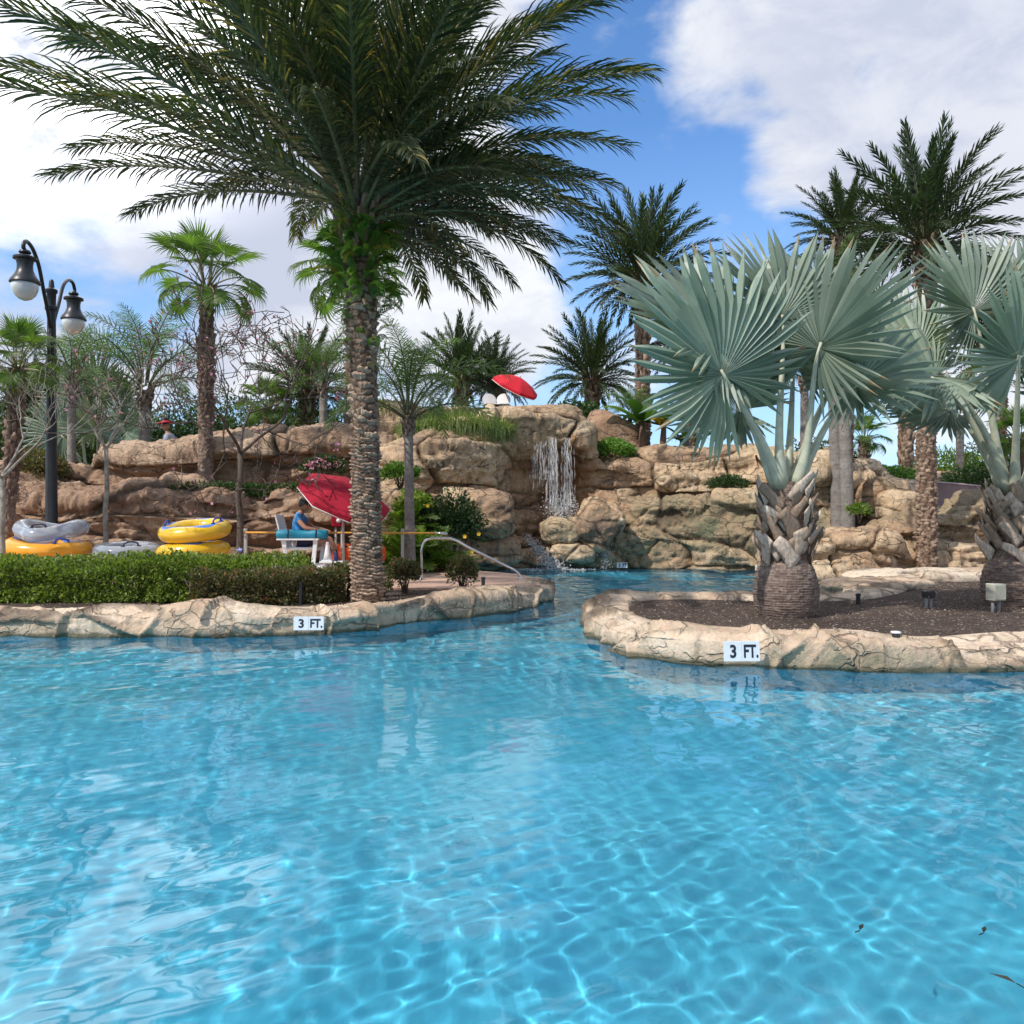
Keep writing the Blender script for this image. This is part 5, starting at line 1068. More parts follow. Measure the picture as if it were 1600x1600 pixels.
# ------------------------------------------------------------------ swim tubes
def tube_mat(name, c1, c2, band=True, clear=False):
    m, nt, nodes, b = newmat(name); b.inputs['Roughness'].default_value = .28; b.inputs['Coat Weight'].default_value = .3
    co = objco(nt); sp = N_(nt, 'ShaderNodeSeparateXYZ'); nt.links.new(co, sp.inputs[0])
    if clear:
        b.inputs['Base Color'].default_value = tuple(c1)+(1,); b.inputs['Transmission Weight'].default_value = .6; b.inputs['Roughness'].default_value = .14; b.inputs['IOR'].default_value = 1.2
    else:
        ang = mathn(nt, 'ARCTAN2', sp.outputs[1], sp.outputs[0]); w = mathn(nt, 'SINE', mathn(nt, 'MULTIPLY', ang, 4.0))
        rr = mathn(nt, 'POWER', mathn(nt, 'ADD', mathn(nt, 'MULTIPLY', sp.outputs[0], sp.outputs[0]), mathn(nt, 'MULTIPLY', sp.outputs[1], sp.outputs[1])), .5)
        rc = mathn(nt, 'ABSOLUTE', mathn(nt, 'SUBTRACT', rr, mathn(nt, 'ADD', .50, mathn(nt, 'MULTIPLY', w, .045)))); s1 = mrange(nt, rr, 0, 1)
        k = mathn(nt, 'MULTIPLY', mathn(nt, 'LESS_THAN', rc, .042), mathn(nt, 'GREATER_THAN', sp.outputs[2], .05)); nt.links.new(mixc(nt, k, tuple(c1)+(1,), tuple(c2)+(1,)), b.inputs['Base Color'])
    return m
M_TY = tube_mat('yellow_vinyl', (.80, .50, .025), (.06, .20, .58)); M_TO = tube_mat('orange_vinyl', (.82, .36, .015), (.06, .16, .50)); M_TG = tube_mat('clear_vinyl', (.62, .68, .76), None, clear=True)
M_BLUEP = simple('blue_plastic', (.03, .06, .38), .4); M_DKP = simple('dark_plastic', (.02, .022, .05), .4)
def ring_mesh(name, Rm, rm, mat, seed=0, saddle=0.0, dbl=0.0):
    n, m = 96, 30; U, Vv = np.meshgrid(np.linspace(0, 2*PI, n, endpoint=False), np.linspace(0, 2*PI, m, endpoint=False), indexing='ij')
    wr = .006*np.sin(U*38+seed)*sst(-np.cos(Vv), .2, 1)+.007*fbm(np.stack([np.cos(U)*3, np.sin(U)*3, Vv], -1), 2, seed)
    rr = rm+wr; pinch = 1+dbl*np.cos(2*U); seam = .006*np.exp(-(np.sin(Vv)/.06)**2)*(np.cos(Vv) > 0); rr = rr+seam
    X_ = (Rm+rr*np.cos(Vv))*np.cos(U)*(1+abs(dbl)*1.2); Y_ = (Rm+rr*np.cos(Vv))*np.sin(U); Z_ = rr*np.sin(Vv)*.92+saddle*np.cos(2*U)*.5
    V = np.stack([X_, Y_, Z_], -1).reshape(-1, 3); i = np.arange(n*m).reshape(n, m); i2 = np.roll(i, -1, 0); F = np.stack([i, i2, np.roll(i2, -1, 1), np.roll(i, -1, 1)], -1).reshape(-1, 4)
    return npmesh(name, V, F, mat)
def swim_tube(px, py, Y, Rm, rm, mat, hmat, label, tilt=(0, 0), rz=0, saddle=0, group='inflatable swim tubes behind the hedge', handles=((.9, 0), (-2.2, 0)), dbl=0):
    e = empty('swim_tube', P(px, py, Y), label, 'swim tube', group); e.rotation_euler = (R(tilt[0]), R(tilt[1]), R(rz))
    link('ring', ring_mesh('ring', Rm, rm, mat, int(px), saddle, dbl), e)
    for a, _ in handles:
        mb = MB(); c_ = Vector((math.cos(a)*Rm*(1+abs(dbl)*1.2), math.sin(a)*Rm, 0)); t = Vector((-math.sin(a), math.cos(a), 0)); z0 = rm*.86+saddle*math.cos(2*a)*.5
        mb.tube([c_-t*.13+Vector((0, 0, z0)), c_-t*.11+Vector((0, 0, z0+.055)), c_-t*.05+Vector((0, 0, z0+.08)), c_+t*.05+Vector((0, 0, z0+.08)), c_+t*.11+Vector((0, 0, z0+.055)), c_+t*.13+Vector((0, 0, z0))], .016, 8)
        for s_ in (-1, 1): mb.box(c_.x+t.x*.13*s_, c_.y+t.y*.13*s_, z0+.005, .07, .07, .02, bev=.008)
        link('handle', mb.mesh('handle', hmat), e)
TY = 15.3
swim_tube(303, 860, TY, .475, .165, M_TY, M_DKP, 'yellow tube at the bottom of the two-tube stack at right', (0, -3))
swim_tube(305, 829, TY, .475, .165, M_TY, M_BLUEP, 'yellow tube with blue wave band on top of the two-tube stack', (7, -6), 20, handles=((-.6, 0), (2.9, 0)))
swim_tube(199, 861, TY+.1, .44, .155, M_TG, M_DKP, 'clear grey tube between the orange pile and the yellow stack', (4, 1), handles=((-1.0, 0),))
swim_tube(70, 885, TY-.1, .50, .16, M_TY, M_BLUEP, 'yellow tube with blue band lowest in the left pile, just over the hedge', (2, 0), handles=((-1.5, 0),))
swim_tube(76, 856, TY, .56, .165, M_TO, M_BLUEP, 'big orange tube in the middle of the left pile', (2, 5), handles=((-.7, 0),), saddle=.05)
swim_tube(81, 828, TY+.1, .48, .15, M_TG, M_DKP, 'clear grey tube sagging on top of the left pile', (3, 1), handles=((-1.5, 0),), saddle=.13)
swim_tube(-38, 866, TY+.1, .45, .16, M_TO, M_BLUEP, 'orange tube with blue band cut by the left edge of the photo', (2, 2), handles=((-.4, 0),))
swim_tube(303, 889, TY, .475, .165, M_TY, M_DKP, 'yellow tube hidden by the hedge beneath the yellow stack', handles=()); swim_tube(199, 889, TY+.1, .44, .155, M_TG, M_DKP, 'clear tube hidden by the hedge beneath the single grey tube', handles=())

# ------------------------------------------------------------------ parasols
M_RED1 = simple('shaded_red_canvas', (.36, .006, .026), .95, .06, .002, 180); M_RED2 = simple('sunlit_red_canvas', (.58, .014, .03), .95, .05, .002, 180); M_POLE = simple('grey_pole', (.42, .41, .38), .45, .1)  # same red canvas twice, palm shade and sunlight put into the colours
def parasol(c_, axis, rad, dep, mat, plen, label, foot, seed=0, spin=.2, val=.09):
    c_ = Vector(c_); foot = Vector(foot); e = empty('parasol', foot, label, 'parasol'); ax = Vector(axis).normalized()
    M = ax.to_track_quat('Z', 'Y').to_matrix()@Matrix.Rotation(spin, 3, 'Z'); n = 8; rel = c_-foot
    mb = MB(); rings = []; K = 7
    for th in (0, .012):
        rs = []
        for j in range(1, K+1):
            q = j/K; ring = []
            for k in range(n*6):
                a = 2*PI*k/(n*6); f = (k % 6)/6; sag = 1-math.sin(f*PI)*.07*q; rr = rad*q*sag; z = dep*(1-q**1.7)-math.sin(f*PI)*.025*q*rad-th
                ring.append(mb.vert(rel+M@Vector((rr*math.cos(a), rr*math.sin(a), z))))
            rs.append(ring)
        # valance with a small cut at each rib
        ring = [mb.vert(rel+M@Vector((rad*(1.0-math.sin((k % 6)/6*PI)*.07)*math.cos(2*PI*k/(n*6))*1.01, rad*(1.0-math.sin((k % 6)/6*PI)*.07)*math.sin(2*PI*k/(n*6))*1.01, -val-.01*math.sin((k % 6)/6*PI)-th*.2))) for k in range(n*6)]; rs.append(ring)
        top = mb.vert(rel+M@Vector((0, 0, dep-th))); N6 = n*6
        for k in range(N6): mb.face((top, rs[0][k], rs[0][(k+1) % N6]))
        for A, B in zip(rs[:-1], rs[1:]):
            for k in range(N6): mb.face((A[k], B[k], B[(k+1) % N6], A[(k+1) % N6]))
        rings.append(rs)
    link('canopy', flat_sharp(mb.mesh('canopy', mat), 30), e)
    for k in range(n):
        a = 2*PI*k/n; r_ = MB(); r_.tube([rel+M@Vector((rad*q*math.cos(a), rad*q*math.sin(a), dep*(1-q**1.7)-.03)) for q in (.02, .3, .6, .85, 1.0)], .008, 5); link('rib', r_.mesh('rib', M_POLE), e)
    t = MB(); wv = [rel+M@Vector((rad*1.015*math.cos(2*PI*k/n), rad*1.015*math.sin(2*PI*k/n), -val)) for k in range(n)]; wv.append(wv[0]); t.tube(wv, .008, 5); link('white_trim', t.mesh('white_trim', M_WHITE), e)
    hub = rel+M@Vector((0, 0, -.15)); p = MB(); p.tube([Vector((0, 0, 0)), Vector((hub.x*.6, hub.y*.6, max(.2, hub.z-.35))), hub, rel+M@Vector((0, 0, dep+.04))], .022, 8); link('pole', p.mesh('pole', M_POLE), e)
    return e
parasol(P(540, 775, 14.2), (.40, -.33, .86), .80, .26, M_RED1, 2, 'shaded red parasol tilted over the lifeguard, partly behind the huge palm trunk', (XP(537, 14.3), 14.3, LAND+.2), spin=.25)
rt = P(809, 634, 22.9)
parasol(P(806, 603, 23), (.42, -.30, .86), .68, .26, M_RED2, 1.5, 'sunlit red parasol tilted on top of the waterfall rock', (rt.x, rt.y, rt.z-.45), spin=.1)
# white chairs on the rock top
for k, (px, lb) in enumerate(((768, 'white round-backed chair beside the upper parasol, the left one'), (784, 'white round-backed chair beside the upper parasol, the right one'))):
    b0 = P(px, 656, 23.2); e = empty('patio_chair', b0, lb, 'chair', 'white chairs on the rock top', rz=.3-.5*k)
    mb = MB(); n = 20; q = [(.20*math.cos(2*PI*i/n), .19*math.sin(2*PI*i/n)) for i in range(n)]
    A = [mb.vert((x, .22+z*.25, .58+z)) for x, z in q]; B = [mb.vert((x, .25+z*.25, .58+z)) for x, z in q]; mb.face(A[::-1]); mb.face(B)
    for i in range(n): mb.face((A[i], A[(i+1) % n], B[(i+1) % n], B[i]))
    link('backrest', mb.mesh('backrest', M_WHITE, False), e); mb = MB(); mb.box(0, 0, .42, .44, .44, .04, bev=.015); link('seat', mb.mesh('seat', M_WHITE, False), e)
    for x, y in ((-.18, -.18), (.18, -.18), (-.18, .18), (.18, .18)): mb = MB(); mb.tube([(x, y, 0), (x*.95, y*.95, .41)], .018, 8); link('leg', mb.mesh('leg', M_WHITE), e)

# ------------------------------------------------------------------ handrail, poles, posts
def railing(label):
    b0 = Vector((XP(659, 14.2), 14.2, LAND+.03)); e = empty('handrail', b0, label, 'handrail')
    w = [P(659, 905, 14.2)-Vector((0, 0, .05)), P(659, 880, 14.2), P(659.5, 855, 14.2), P(664, 845, 14.2), P(674, 841.5, 14.2), P(690, 841, 14.2), P(704, 841.5, 14.2), P(714, 845, 14.2), P(728, 853, 14.2), P(760, 869, 14.25), P(790, 884, 14.3), P(804, 891, 14.3), P(811, 897, 14.3), P(813.5, 906, 14.3), P(814, 922, 14.3)]
    a = MB(); a.tube([Vector(p)-b0 for p in resample([tuple(x) for x in w], 60)], .021, 12); link('rail', a.mesh('rail', M_STEEL), e)
    a = MB(); a.lathe([(.05, 0), (.05, .012), (.03, .03), (.022, .035)], n=16); link('flange', a.mesh('flange', M_STEEL), e, (0, 0, .0)); link('flange', a.mesh('flange', M_STEEL), e, (P(814, 912, 14.3).x-b0.x, .1, -.0))
railing('stainless steel handrail sloping down into the pool beside the deck')
M_ORY = simple('yellow_rod', (.72, .36, .06), .45, .1)
e = empty('rescue_pole', P(375, 832, 15.0), 'long yellow rescue pole with silver end held level behind the lifeguard', 'pole')
o0 = P(375, 832, 15.0); a = MB(); a.tube([(0, 0, 0), P(680, 833, 15.0)-o0], .017, 8); link('rod', a.mesh('rod', M_ORY), e); a = MB(); a.tube([P(680, 833, 15.0)-o0, P(699, 834, 15.0)-o0], .022, 8); link('silver_end', a.mesh('silver_end', M_STEEL), e)
for px, lb in ((629, 'pale post holding the yellow pole beside the grey palm trunk'), (384, 'grey post holding the left end of the yellow pole')):
    b0 = Vector((XP(px, 15.08), 15.08, LAND)); e = empty('support_post', b0, lb, 'post', 'posts holding the rescue pole'); hh = P(0, 826, 15).z-LAND
    a = MB(); a.box(0, 0, hh/2, .055, .055, hh, bev=.006); link('post', a.mesh('post', M_POLE, False), e); a = MB(); a.tube([(0, -.02, hh-.06), (0, -.075, hh-.10), (0, -.10, hh-.07), (0, -.105, hh-.02)], .008, 6); link('hook', a.mesh('hook', M_STEEL), e)

# ------------------------------------------------------------------ lifeguard stand, rescue gear
def WB(o, label=None): return o
cx, cy = XP(464, 14.6), 14.6
e = empty('lifeguard_chair', (cx, cy, LAND), 'white lifeguard chair with wide arms under the red parasol', 'chair')
def zp(py, Y=14.6): return P(0, py, Y).z-LAND
plat = zp(882); seat = zp(856); arm = zp(842)
a = MB(); a.box(.28, 0, plat-.03, 1.5, .9, .06, bev=.01); link('platform', a.mesh('platform', M_WHITE, False), e)
for x, y in ((-.4, -.38), (.95, -.38), (-.4, .38), (.95, .38)): a = MB(); a.box(x, y, (plat-.06)/2, .07, .07, plat-.06, bev=.008); link('leg', a.mesh('leg', M_WHITE, False), e)
a = MB(); a.box(.12, 0, seat, .56, .52, .04, bev=.01); link('seat', a.mesh('seat', M_WHITE, False), e)
a = MB()
for k in range(5): a.box(-.24-.02*k*0, -.20+.10*k, seat+.28, .03, .085, .62, bev=.006, rot=Matrix.Rotation(R(-14), 3, 'Y'))
link('backrest', a.mesh('backrest', M_WHITE, False), e)
for y in (-.31, .31):
    a = MB(); a.box(.10, y, arm, .72, .13, .028, bev=.008); link('armrest', a.mesh('armrest', M_WHITE, False), e)
    for x in (-.12, .38): a = MB(); a.box(x, y, (plat+arm)/2, .07, .035, arm-plat-.02, bev=.005, rot=Matrix.Rotation(R(6 if x > 0 else -6), 3, 'Y')); link('arm_post', a.mesh('arm_post', M_WHITE, False), e)
# small side shelf with bottle and cone
sb = Vector((XP(520, 14.2), 14.2, LAND)); e = empty('side_step', sb, 'low white step right of the lifeguard chair, holding a cone and a bottle', 'step'); zs = zp(878, 14.2)
a = MB(); a.box(0, 0, zs, .40, .30, .035, bev=.008); link('board', a.mesh('board', M_WHITE, False), e)
for x in (-.16, .16):
    for y in (-.11, .11): a = MB(); a.box(x, y, zs/2-.01, .04, .04, zs-.03, bev=.004); link('leg', a.mesh('leg', M_WHITE, False), e)
e = empty('white_cone', (XP(512, 14.2), 14.2, LAND+zs+.018), 'small white cone standing on the step beside the lifeguard', 'cone'); a = MB(); a.box(0, 0, .01, .17, .17, .02, bev=.005); link('base', a.mesh('base', M_WHITE, False), e)
a = MB(); a.lathe([(.075, .02), (.055, .12), (.035, .26), (.025, .32), (.02, .325)], n=20); link('cone', a.mesh('cone', M_WHITE), e)
e = empty('water_bottle', (XP(525, 14.15), 14.15, LAND+zs+.018), 'dark blue water bottle on the white step', 'bottle'); a = MB(); a.lathe([(.035, 0), (.038, .02), (.038, .13), (.02, .16), (.018, .17)], n=16); link('bottle_body', a.mesh('bottle_body', simple('bottle_blue', (.02, .03, .12), .2)), e); a = MB(); a.lathe([(.021, .17), (.021, .2), (.015, .205)], n=14); link('cap', a.mesh('cap', M_DKP), e)
M_ORG = simple('orange_plastic', (.80, .10, .015), .4)
e = empty('spine_board', (XP(556, 15.35), 15.35, LAND), 'orange spine board standing on edge behind the huge trunk', 'rescue board'); w, h_ = 1.12, .36; z0 = zp(880, 15.35)
a = MB(); out = []; n = 40
for i in range(n):
    t = 2*PI*i/n; x = w/2*np.sign(math.cos(t))*abs(math.cos(t))**.35; z = h_/2*np.sign(math.sin(t))*abs(math.sin(t))**.5; out.append((float(x), float(z)))
A = [a.vert((x, -.03, z0+h_/2+z)) for x, z in out]; B = [a.vert((x, .03, z0+h_/2+z)) for x, z in out]; a.face(A); a.face(B[::-1])
for i in range(n): a.face((A[i], B[i], B[(i+1) % n], A[(i+1) % n]))
link('board', flat_sharp(a.mesh('board', M_ORG, True, recalc=True), 40), e)
for x, z in ((.46, .09), (.46, .27), (-.46, .09), (-.46, .27), (.1, .31), (-.15, .31)): a = MB(); a.box(x, -.032, z0+z, .035 if abs(x) > .3 else .12, .008, .10 if abs(x) > .3 else .03, bev=.003); link('grip_slot', a.mesh('grip_slot', M_DKP, False), e)
for x in (-.35, .35): a = MB(); a.box(x, 0, z0/2, .05, .10, z0, bev=.005); link('stand', a.mesh('stand', M_POLE, False), e)
e = empty('alarm_box', (XP(529, 15.2), 15.2, LAND), 'red call box on two grey posts under the lower parasol', 'call box'); zb = zp(822, 15.2)
for x in (-.05, .06): a = MB(); a.tube([(x, 0, 0), (x, 0, zb+.05)], .02, 10); link('post', a.mesh('post', M_POLE), e)
a = MB(); a.box(0, 0, zb+.11, .24, .14, .24, bev=.02); link('box', a.mesh('box', M_RED1, False), e); a = MB(); a.lathe([(.04, 0), (.045, .008), (.02, .03), (.004, .034)], n=20, M=Matrix.Rotation(R(90), 3, 'X')); link('button', a.mesh('button', M_WHITE), e, (.02, -.075, zb+.10))

# ------------------------------------------------------------------ people
M_SKIN = simple('skin', (.40, .20, .13), .55, .08); M_SKIN2 = simple('skin_tan', (.32, .15, .09), .55, .08)
M_SHIRT = simple('blue_print_shirt', (.06, .28, .62), .8, .55, 0, vscale=22); M_SHORT = simple('navy_shorts', (.015, .02, .06), .8, .2); M_HAIR = simple('dark_hair', (.02, .015, .012), .7); M_TEE = simple('grey_blue_tee', (.30, .34, .42), .85, .08); M_SHOE = simple('white_shoe', (.55, .58, .66), .6)
def skin(name, chains, mat, parent, sub=2):
    """chains: list of ([(point, radius)...]) sharing joints by equal coordinates"""
    vs = []; rd = []; es = []; idx = {}
    for ch in chains:
        last = None
        for p, r_ in ch:
            k = tuple(round(x, 4) for x in p)
            if k not in idx: idx[k] = len(vs); vs.append(p); rd.append(r_)
            i = idx[k]
            if last is not None and last != i: es.append((last, i))
            last = i
    me = bpy.data.meshes.new('tmp'); me.from_pydata([tuple(v) for v in vs], es, []); o = bpy.data.objects.new('tmp', me); COL.objects.link(o)
    o.modifiers.new('s', 'SKIN'); sv = me.skin_vertices[0].data
    for i, r_ in enumerate(rd): sv[i].radius = (r_, r_) if isinstance(r_, (int, float)) else r_
    sv[0].use_root = True; s_ = o.modifiers.new('u', 'SUBSURF'); s_.levels = sub; s_.render_levels = sub
    dg = bpy.context.evaluated_depsgraph_get(); dg.update(); m2 = bpy.data.meshes.new_from_object(o.evaluated_get(dg)); bpy.data.objects.remove(o); bpy.data.meshes.remove(me)
    m2.name = name; m2.materials.clear(); m2.materials.append(mat); m2.polygons.foreach_set('use_smooth', [True]*len(m2.polygons)); return link(name, m2, parent)
def hand(side, wrist, d, down):
    """five bent fingers as short chains from the wrist"""
    d = Vector(d).normalized(); down = Vector(down).normalized(); s_ = d.cross(down).normalized(); ch = []; pm = Vector(wrist)+d*.05
    ch.append([(tuple(wrist), .026), (tuple(pm), (.034, .018))])
    for k, ln in enumerate((.065, .075, .07, .055)):
        b = pm+d*.03+s_*(-.030+.02*k); ch.append([(tuple(pm), (.034, .018)), (tuple(b), .0095), (tuple(b+d*ln*.5+down*.01), .009), (tuple(b+d*ln*.8+down*.03), .008)])
    t0 = Vector(wrist)+d*.02; ch.append([(tuple(wrist), .026), (tuple(t0-s_*.035), .012), (tuple(t0-s_*.05+d*.035), .0095)]); return ch
def head_mesh(name, mat, parent, loc, look, r=.105):
    """shaped head: brow, nose, mouth, chin, ears"""
    n, m = 40, 56; T, Ph = np.meshgrid(np.linspace(.03, PI-.03, n), np.linspace(0, 2*PI, m, endpoint=False), indexing='ij')
    D = np.stack([np.sin(T)*np.cos(Ph), np.sin(T)*np.sin(Ph), np.cos(T)], -1); S = np.array([.95, .78, 1.16]); Q = D*S
    f = np.clip(D[..., 0], 0, 1); z = D[..., 2]; y = D[..., 1]
    Q[..., 0] += f*(.22*np.exp(-(y/.12)**2-((z+.10)/.16)**2)+.06*np.exp(-((z-.18)/.1)**2)-.09*np.exp(-((np.abs(y)-.3)/.13)**2-((z-.02)/.10)**2)+.05*np.exp(-(y/.2)**2-((z+.42)/.06)**2)+.07*np.exp(-(y/.22)**2-((z+.72)/.12)**2))
    Q[..., 1] *= 1-.22*np.clip(-z, 0, 1); Q[..., 1] += np.sign(y)*.13*np.exp(-((D[..., 0]+.05)/.13)**2-((z+.02)/.2)**2)*(np.abs(y) > .7)
    me = npmesh(name, (Q*r).reshape(-1, 3), gridfaces(n, m, True)[:, ::-1], mat); o = link(name, me, parent, loc); o.rotation_euler = look; return o
def eyes(parent, loc, look, r=.105, glasses=False):
    M = Euler(look).to_matrix(); a = MB()
    for s_ in (-1, 1): a.lathe([(.002, 0), (.010, .001), (.013, .004)] if not glasses else [(.001, 0), (.020, .0), (.022, .006)], n=12, M=Matrix.Rotation(R(-90), 3, 'Y'))
    for i, v in enumerate(a.v): q = Vector(v); s_ = -1 if i < len(a.v)/2 else 1; a.v[i] = tuple(M@Vector((r*.93+q.x*.5, q.y+s_*.032, q.z+.006)))
    link('sunglasses' if glasses else 'eyes', a.mesh('eyes', M_DKP), parent, loc)
def cap_mesh(name, mat, parent, loc, look, r=.105, cut=.15, grow=1.08, brim=False, back=True):
    n, m = 16, 40; T, Ph = np.meshgrid(np.linspace(.02, PI*(.5+cut), n), np.linspace(0, 2*PI, m, endpoint=False), indexing='ij')
    lim = 1-(.32 if back else .0)*np.clip(np.cos(Ph), 0, 1); T = T*lim; D = np.stack([np.sin(T)*np.cos(Ph), np.sin(T)*np.sin(Ph), np.cos(T)], -1)*np.array([.97, .82, 1.18])*r*grow
    o = link(name, npmesh(name, D.reshape(-1, 3), gridfaces(n, m, True)[:, ::-1], mat), parent, loc); o.rotation_euler = look; return o
# seated lifeguard, turned to the right, arms folded over the blue float
gz = LAND; e = empty('person', (cx+.05, cy, gz), 'person in blue print shirt and dark glasses seated on the white lifeguard chair', 'person')
s = seat+.11; hip = (.02, 0, s); ch_ = (-.04, 0, s+.30); sh = (-.02, 0, s+.44); nk = (.03, 0, s+.52)
kneeL, kneeR = (.47, -.13, s+.03), (.50, .10, s+.05); anL, anR = (.52, -.14, plat+.10), (.62, .11, plat+.10)
shl, shr = (-.01, -.17, s+.43), (-.01, .17, s+.43); ell, elr = (.16, -.24, s+.24), (.18, .22, s+.24); wrl, wrr = (.38, -.16, s+.20), (.40, .10, s+.21)
body = [[(hip, (.12, .10)), ((0, 0, s+.15), (.12, .095)), (ch_, (.13, .10)), (sh, (.10, .08)), (nk, .05), ((.055, 0, s+.56), .05)],
        [(hip, (.12, .10)), ((.10, -.10, s), .085), ((.28, -.12, s+.02), .075), (kneeL, .055), ((.50, -.135, (kneeL[2]+anL[2])/2+.06), .052), (anL, .034), ((.55, -.14, plat+.035), .036), ((.68, -.15, plat+.03), .028)],
        [(hip, (.12, .10)), ((.10, .10, s), .085), ((.30, .10, s+.03), .075), (kneeR, .055), ((.56, .105, (kneeR[2]+anR[2])/2+.06), .052), (anR, .034), ((.65, .11, plat+.035), .036), ((.78, .12, plat+.03), .028)],
        [(sh, (.10, .08)), (shl, .055), ((.07, -.21, s+.33), .045), (ell, .038), ((.28, -.20, s+.22), .033), (wrl, .026)], [(sh, (.10, .08)), (shr, .055), ((.08, .20, s+.33), .045), (elr, .038), ((.30, .16, s+.22), .033), (wrr, .026)]]
body += hand(-1, wrl, (.9, .3, -.15), (0, 0, -1)); body += hand(1, wrr, (.9, -.2, -.15), (0, 0, -1))
skin('body', body, M_SKIN, e, 2)
skin('shirt', [[((.01, 0, s+.02), (.135, .115)), ((0, 0, s+.16), (.138, .112)), (ch_, (.148, .115)), (sh, (.118, .095)), ((.02, 0, s+.49), .065)], [(sh, (.118, .095)), (shl, .072), ((.07, -.21, s+.33), .064)], [(sh, (.118, .095)), (shr, .072), ((.08, .20, s+.33), .064)]], M_SHIRT, e)
skin('shorts', [[((.0, 0, s+.03), (.13, .12)), ((.10, -.10, s), .10), ((.30, -.12, s+.02), .09)], [((.0, 0, s+.03), (.13, .12)), ((.10, .10, s), .10), ((.32, .10, s+.03), .09)]], M_SHORT, e)
hl = (.085, 0, s+.665); lk = (0, R(10), R(-32)); head_mesh('head', M_SKIN, e, hl, lk); eyes(e, hl, lk, glasses=True); cap_mesh('hair', M_HAIR, e, hl, lk)
for x, y in ((.62, -.145), (.72, .115)): a = MB(); a.box(x, y, plat+.03, .26, .09, .07, bev=.03); link('shoe', a.mesh('shoe', M_SHOE), e)
M_FLOAT = simple('blue_foam', (.01, .22, .34), .5, .08)
f = empty('rescue_float', (cx+.05+.10, cy-.22, gz+s+.13), 'teal blue rescue float lying across the lap of the seated person', 'rescue float'); f.rotation_euler = (0, 0, R(8))
a = MB(); pr = [(-.44, .02), (-.43, .07), (-.39, .086), (-.16, .086), (-.13, .074), (.13, .074), (.16, .086), (.39, .086), (.43, .07), (.44, .02)]; a.tube([(x, 0, 0) for x, _ in pr], [r_ for _, r_ in pr], 20); link('foam', a.mesh('foam', M_FLOAT), f)
a = MB()
for x in (-.25, .22): a.tube([(x, 0, 0), (x+.03, 0, 0)], .092, 20)
link('strap', a.mesh('strap', M_DKP), f)
# capped person above the left wall, seen from the chest up
pz = P(0, 677, 19.9).z-.66; e = empty('person', (XP(264, 19.9), 19.9, pz), 'person in red-brimmed hat and grey-blue tee showing above the upper left wall', 'person')
sk = [[((0, 0, .12), (.12, .10)), ((0, 0, .30), (.12, .10)), ((.01, 0, .48), (.13, .10)), ((.0, 0, .60), (.10, .08)), ((-.03, 0, .68), .05), ((-.06, 0, .74), .05)],
      [((0, 0, .12), (.12, .10)), ((-.12, -.10, .10), .08), ((-.40, -.12, .08), .06), ((-.42, -.12, -.25), .04)], [((0, 0, .12), (.12, .10)), ((-.12, .10, .10), .08), ((-.40, .12, .08), .06), ((-.42, .12, -.25), .04)],
      [((.0, 0, .60), (.10, .08)), ((.02, -.17, .58), .055), ((.02, -.22, .38), .042), ((-.16, -.18, .26), .03)], [((.0, 0, .60), (.10, .08)), ((.02, .17, .58), .055), ((.02, .22, .38), .042), ((-.16, .18, .26), .03)]]
sk += hand(-1, (-.16, -.18, .26), (-1, 0, -.2), (0, 0, -1)); sk += hand(1, (-.16, .18, .26), (-1, 0, -.2), (0, 0, -1)); skin('body', sk, M_SKIN2, e)
skin('tee', [[((0, 0, .14), (.14, .12)), ((0, 0, .30), (.14, .12)), ((.01, 0, .48), (.152, .118)), ((.0, 0, .60), (.12, .10)), ((-.02, 0, .655), .065)], [((.0, 0, .60), (.12, .10)), ((.02, -.17, .58), .074), ((.02, -.21, .44), .064)], [((.0, 0, .60), (.12, .10)), ((.02, .17, .58), .074), ((.02, .21, .44), .064)]], M_TEE, e)
hl = (-.09, 0, .86); lk = (0, R(14), R(190)); head_mesh('head', M_SKIN2, e, hl, lk); eyes(e, hl, lk); cap_mesh('hair', M_HAIR, e, hl, lk, cut=.05)
M_HAT = simple('red_hat', (.45, .02, .05), .8, .2)
a = MB(); a.lathe([(.175, .0), (.17, .015), (.10, .03), (.098, .05), (.09, .055)], n=28); o = link('hat_brim', a.mesh('hat_brim', M_HAT), e, (-.09, 0, .90)); o.rotation_euler = (0, R(-8), 0); a = MB(); a.lathe([(.094, .04), (.09, .10), (.06, .14), (.01, .15)], n=24); o = link('hat_crown', a.mesh('hat_crown', M_HAIR), e, (-.09, 0, .90)); o.rotation_euler = (0, R(-8), 0)

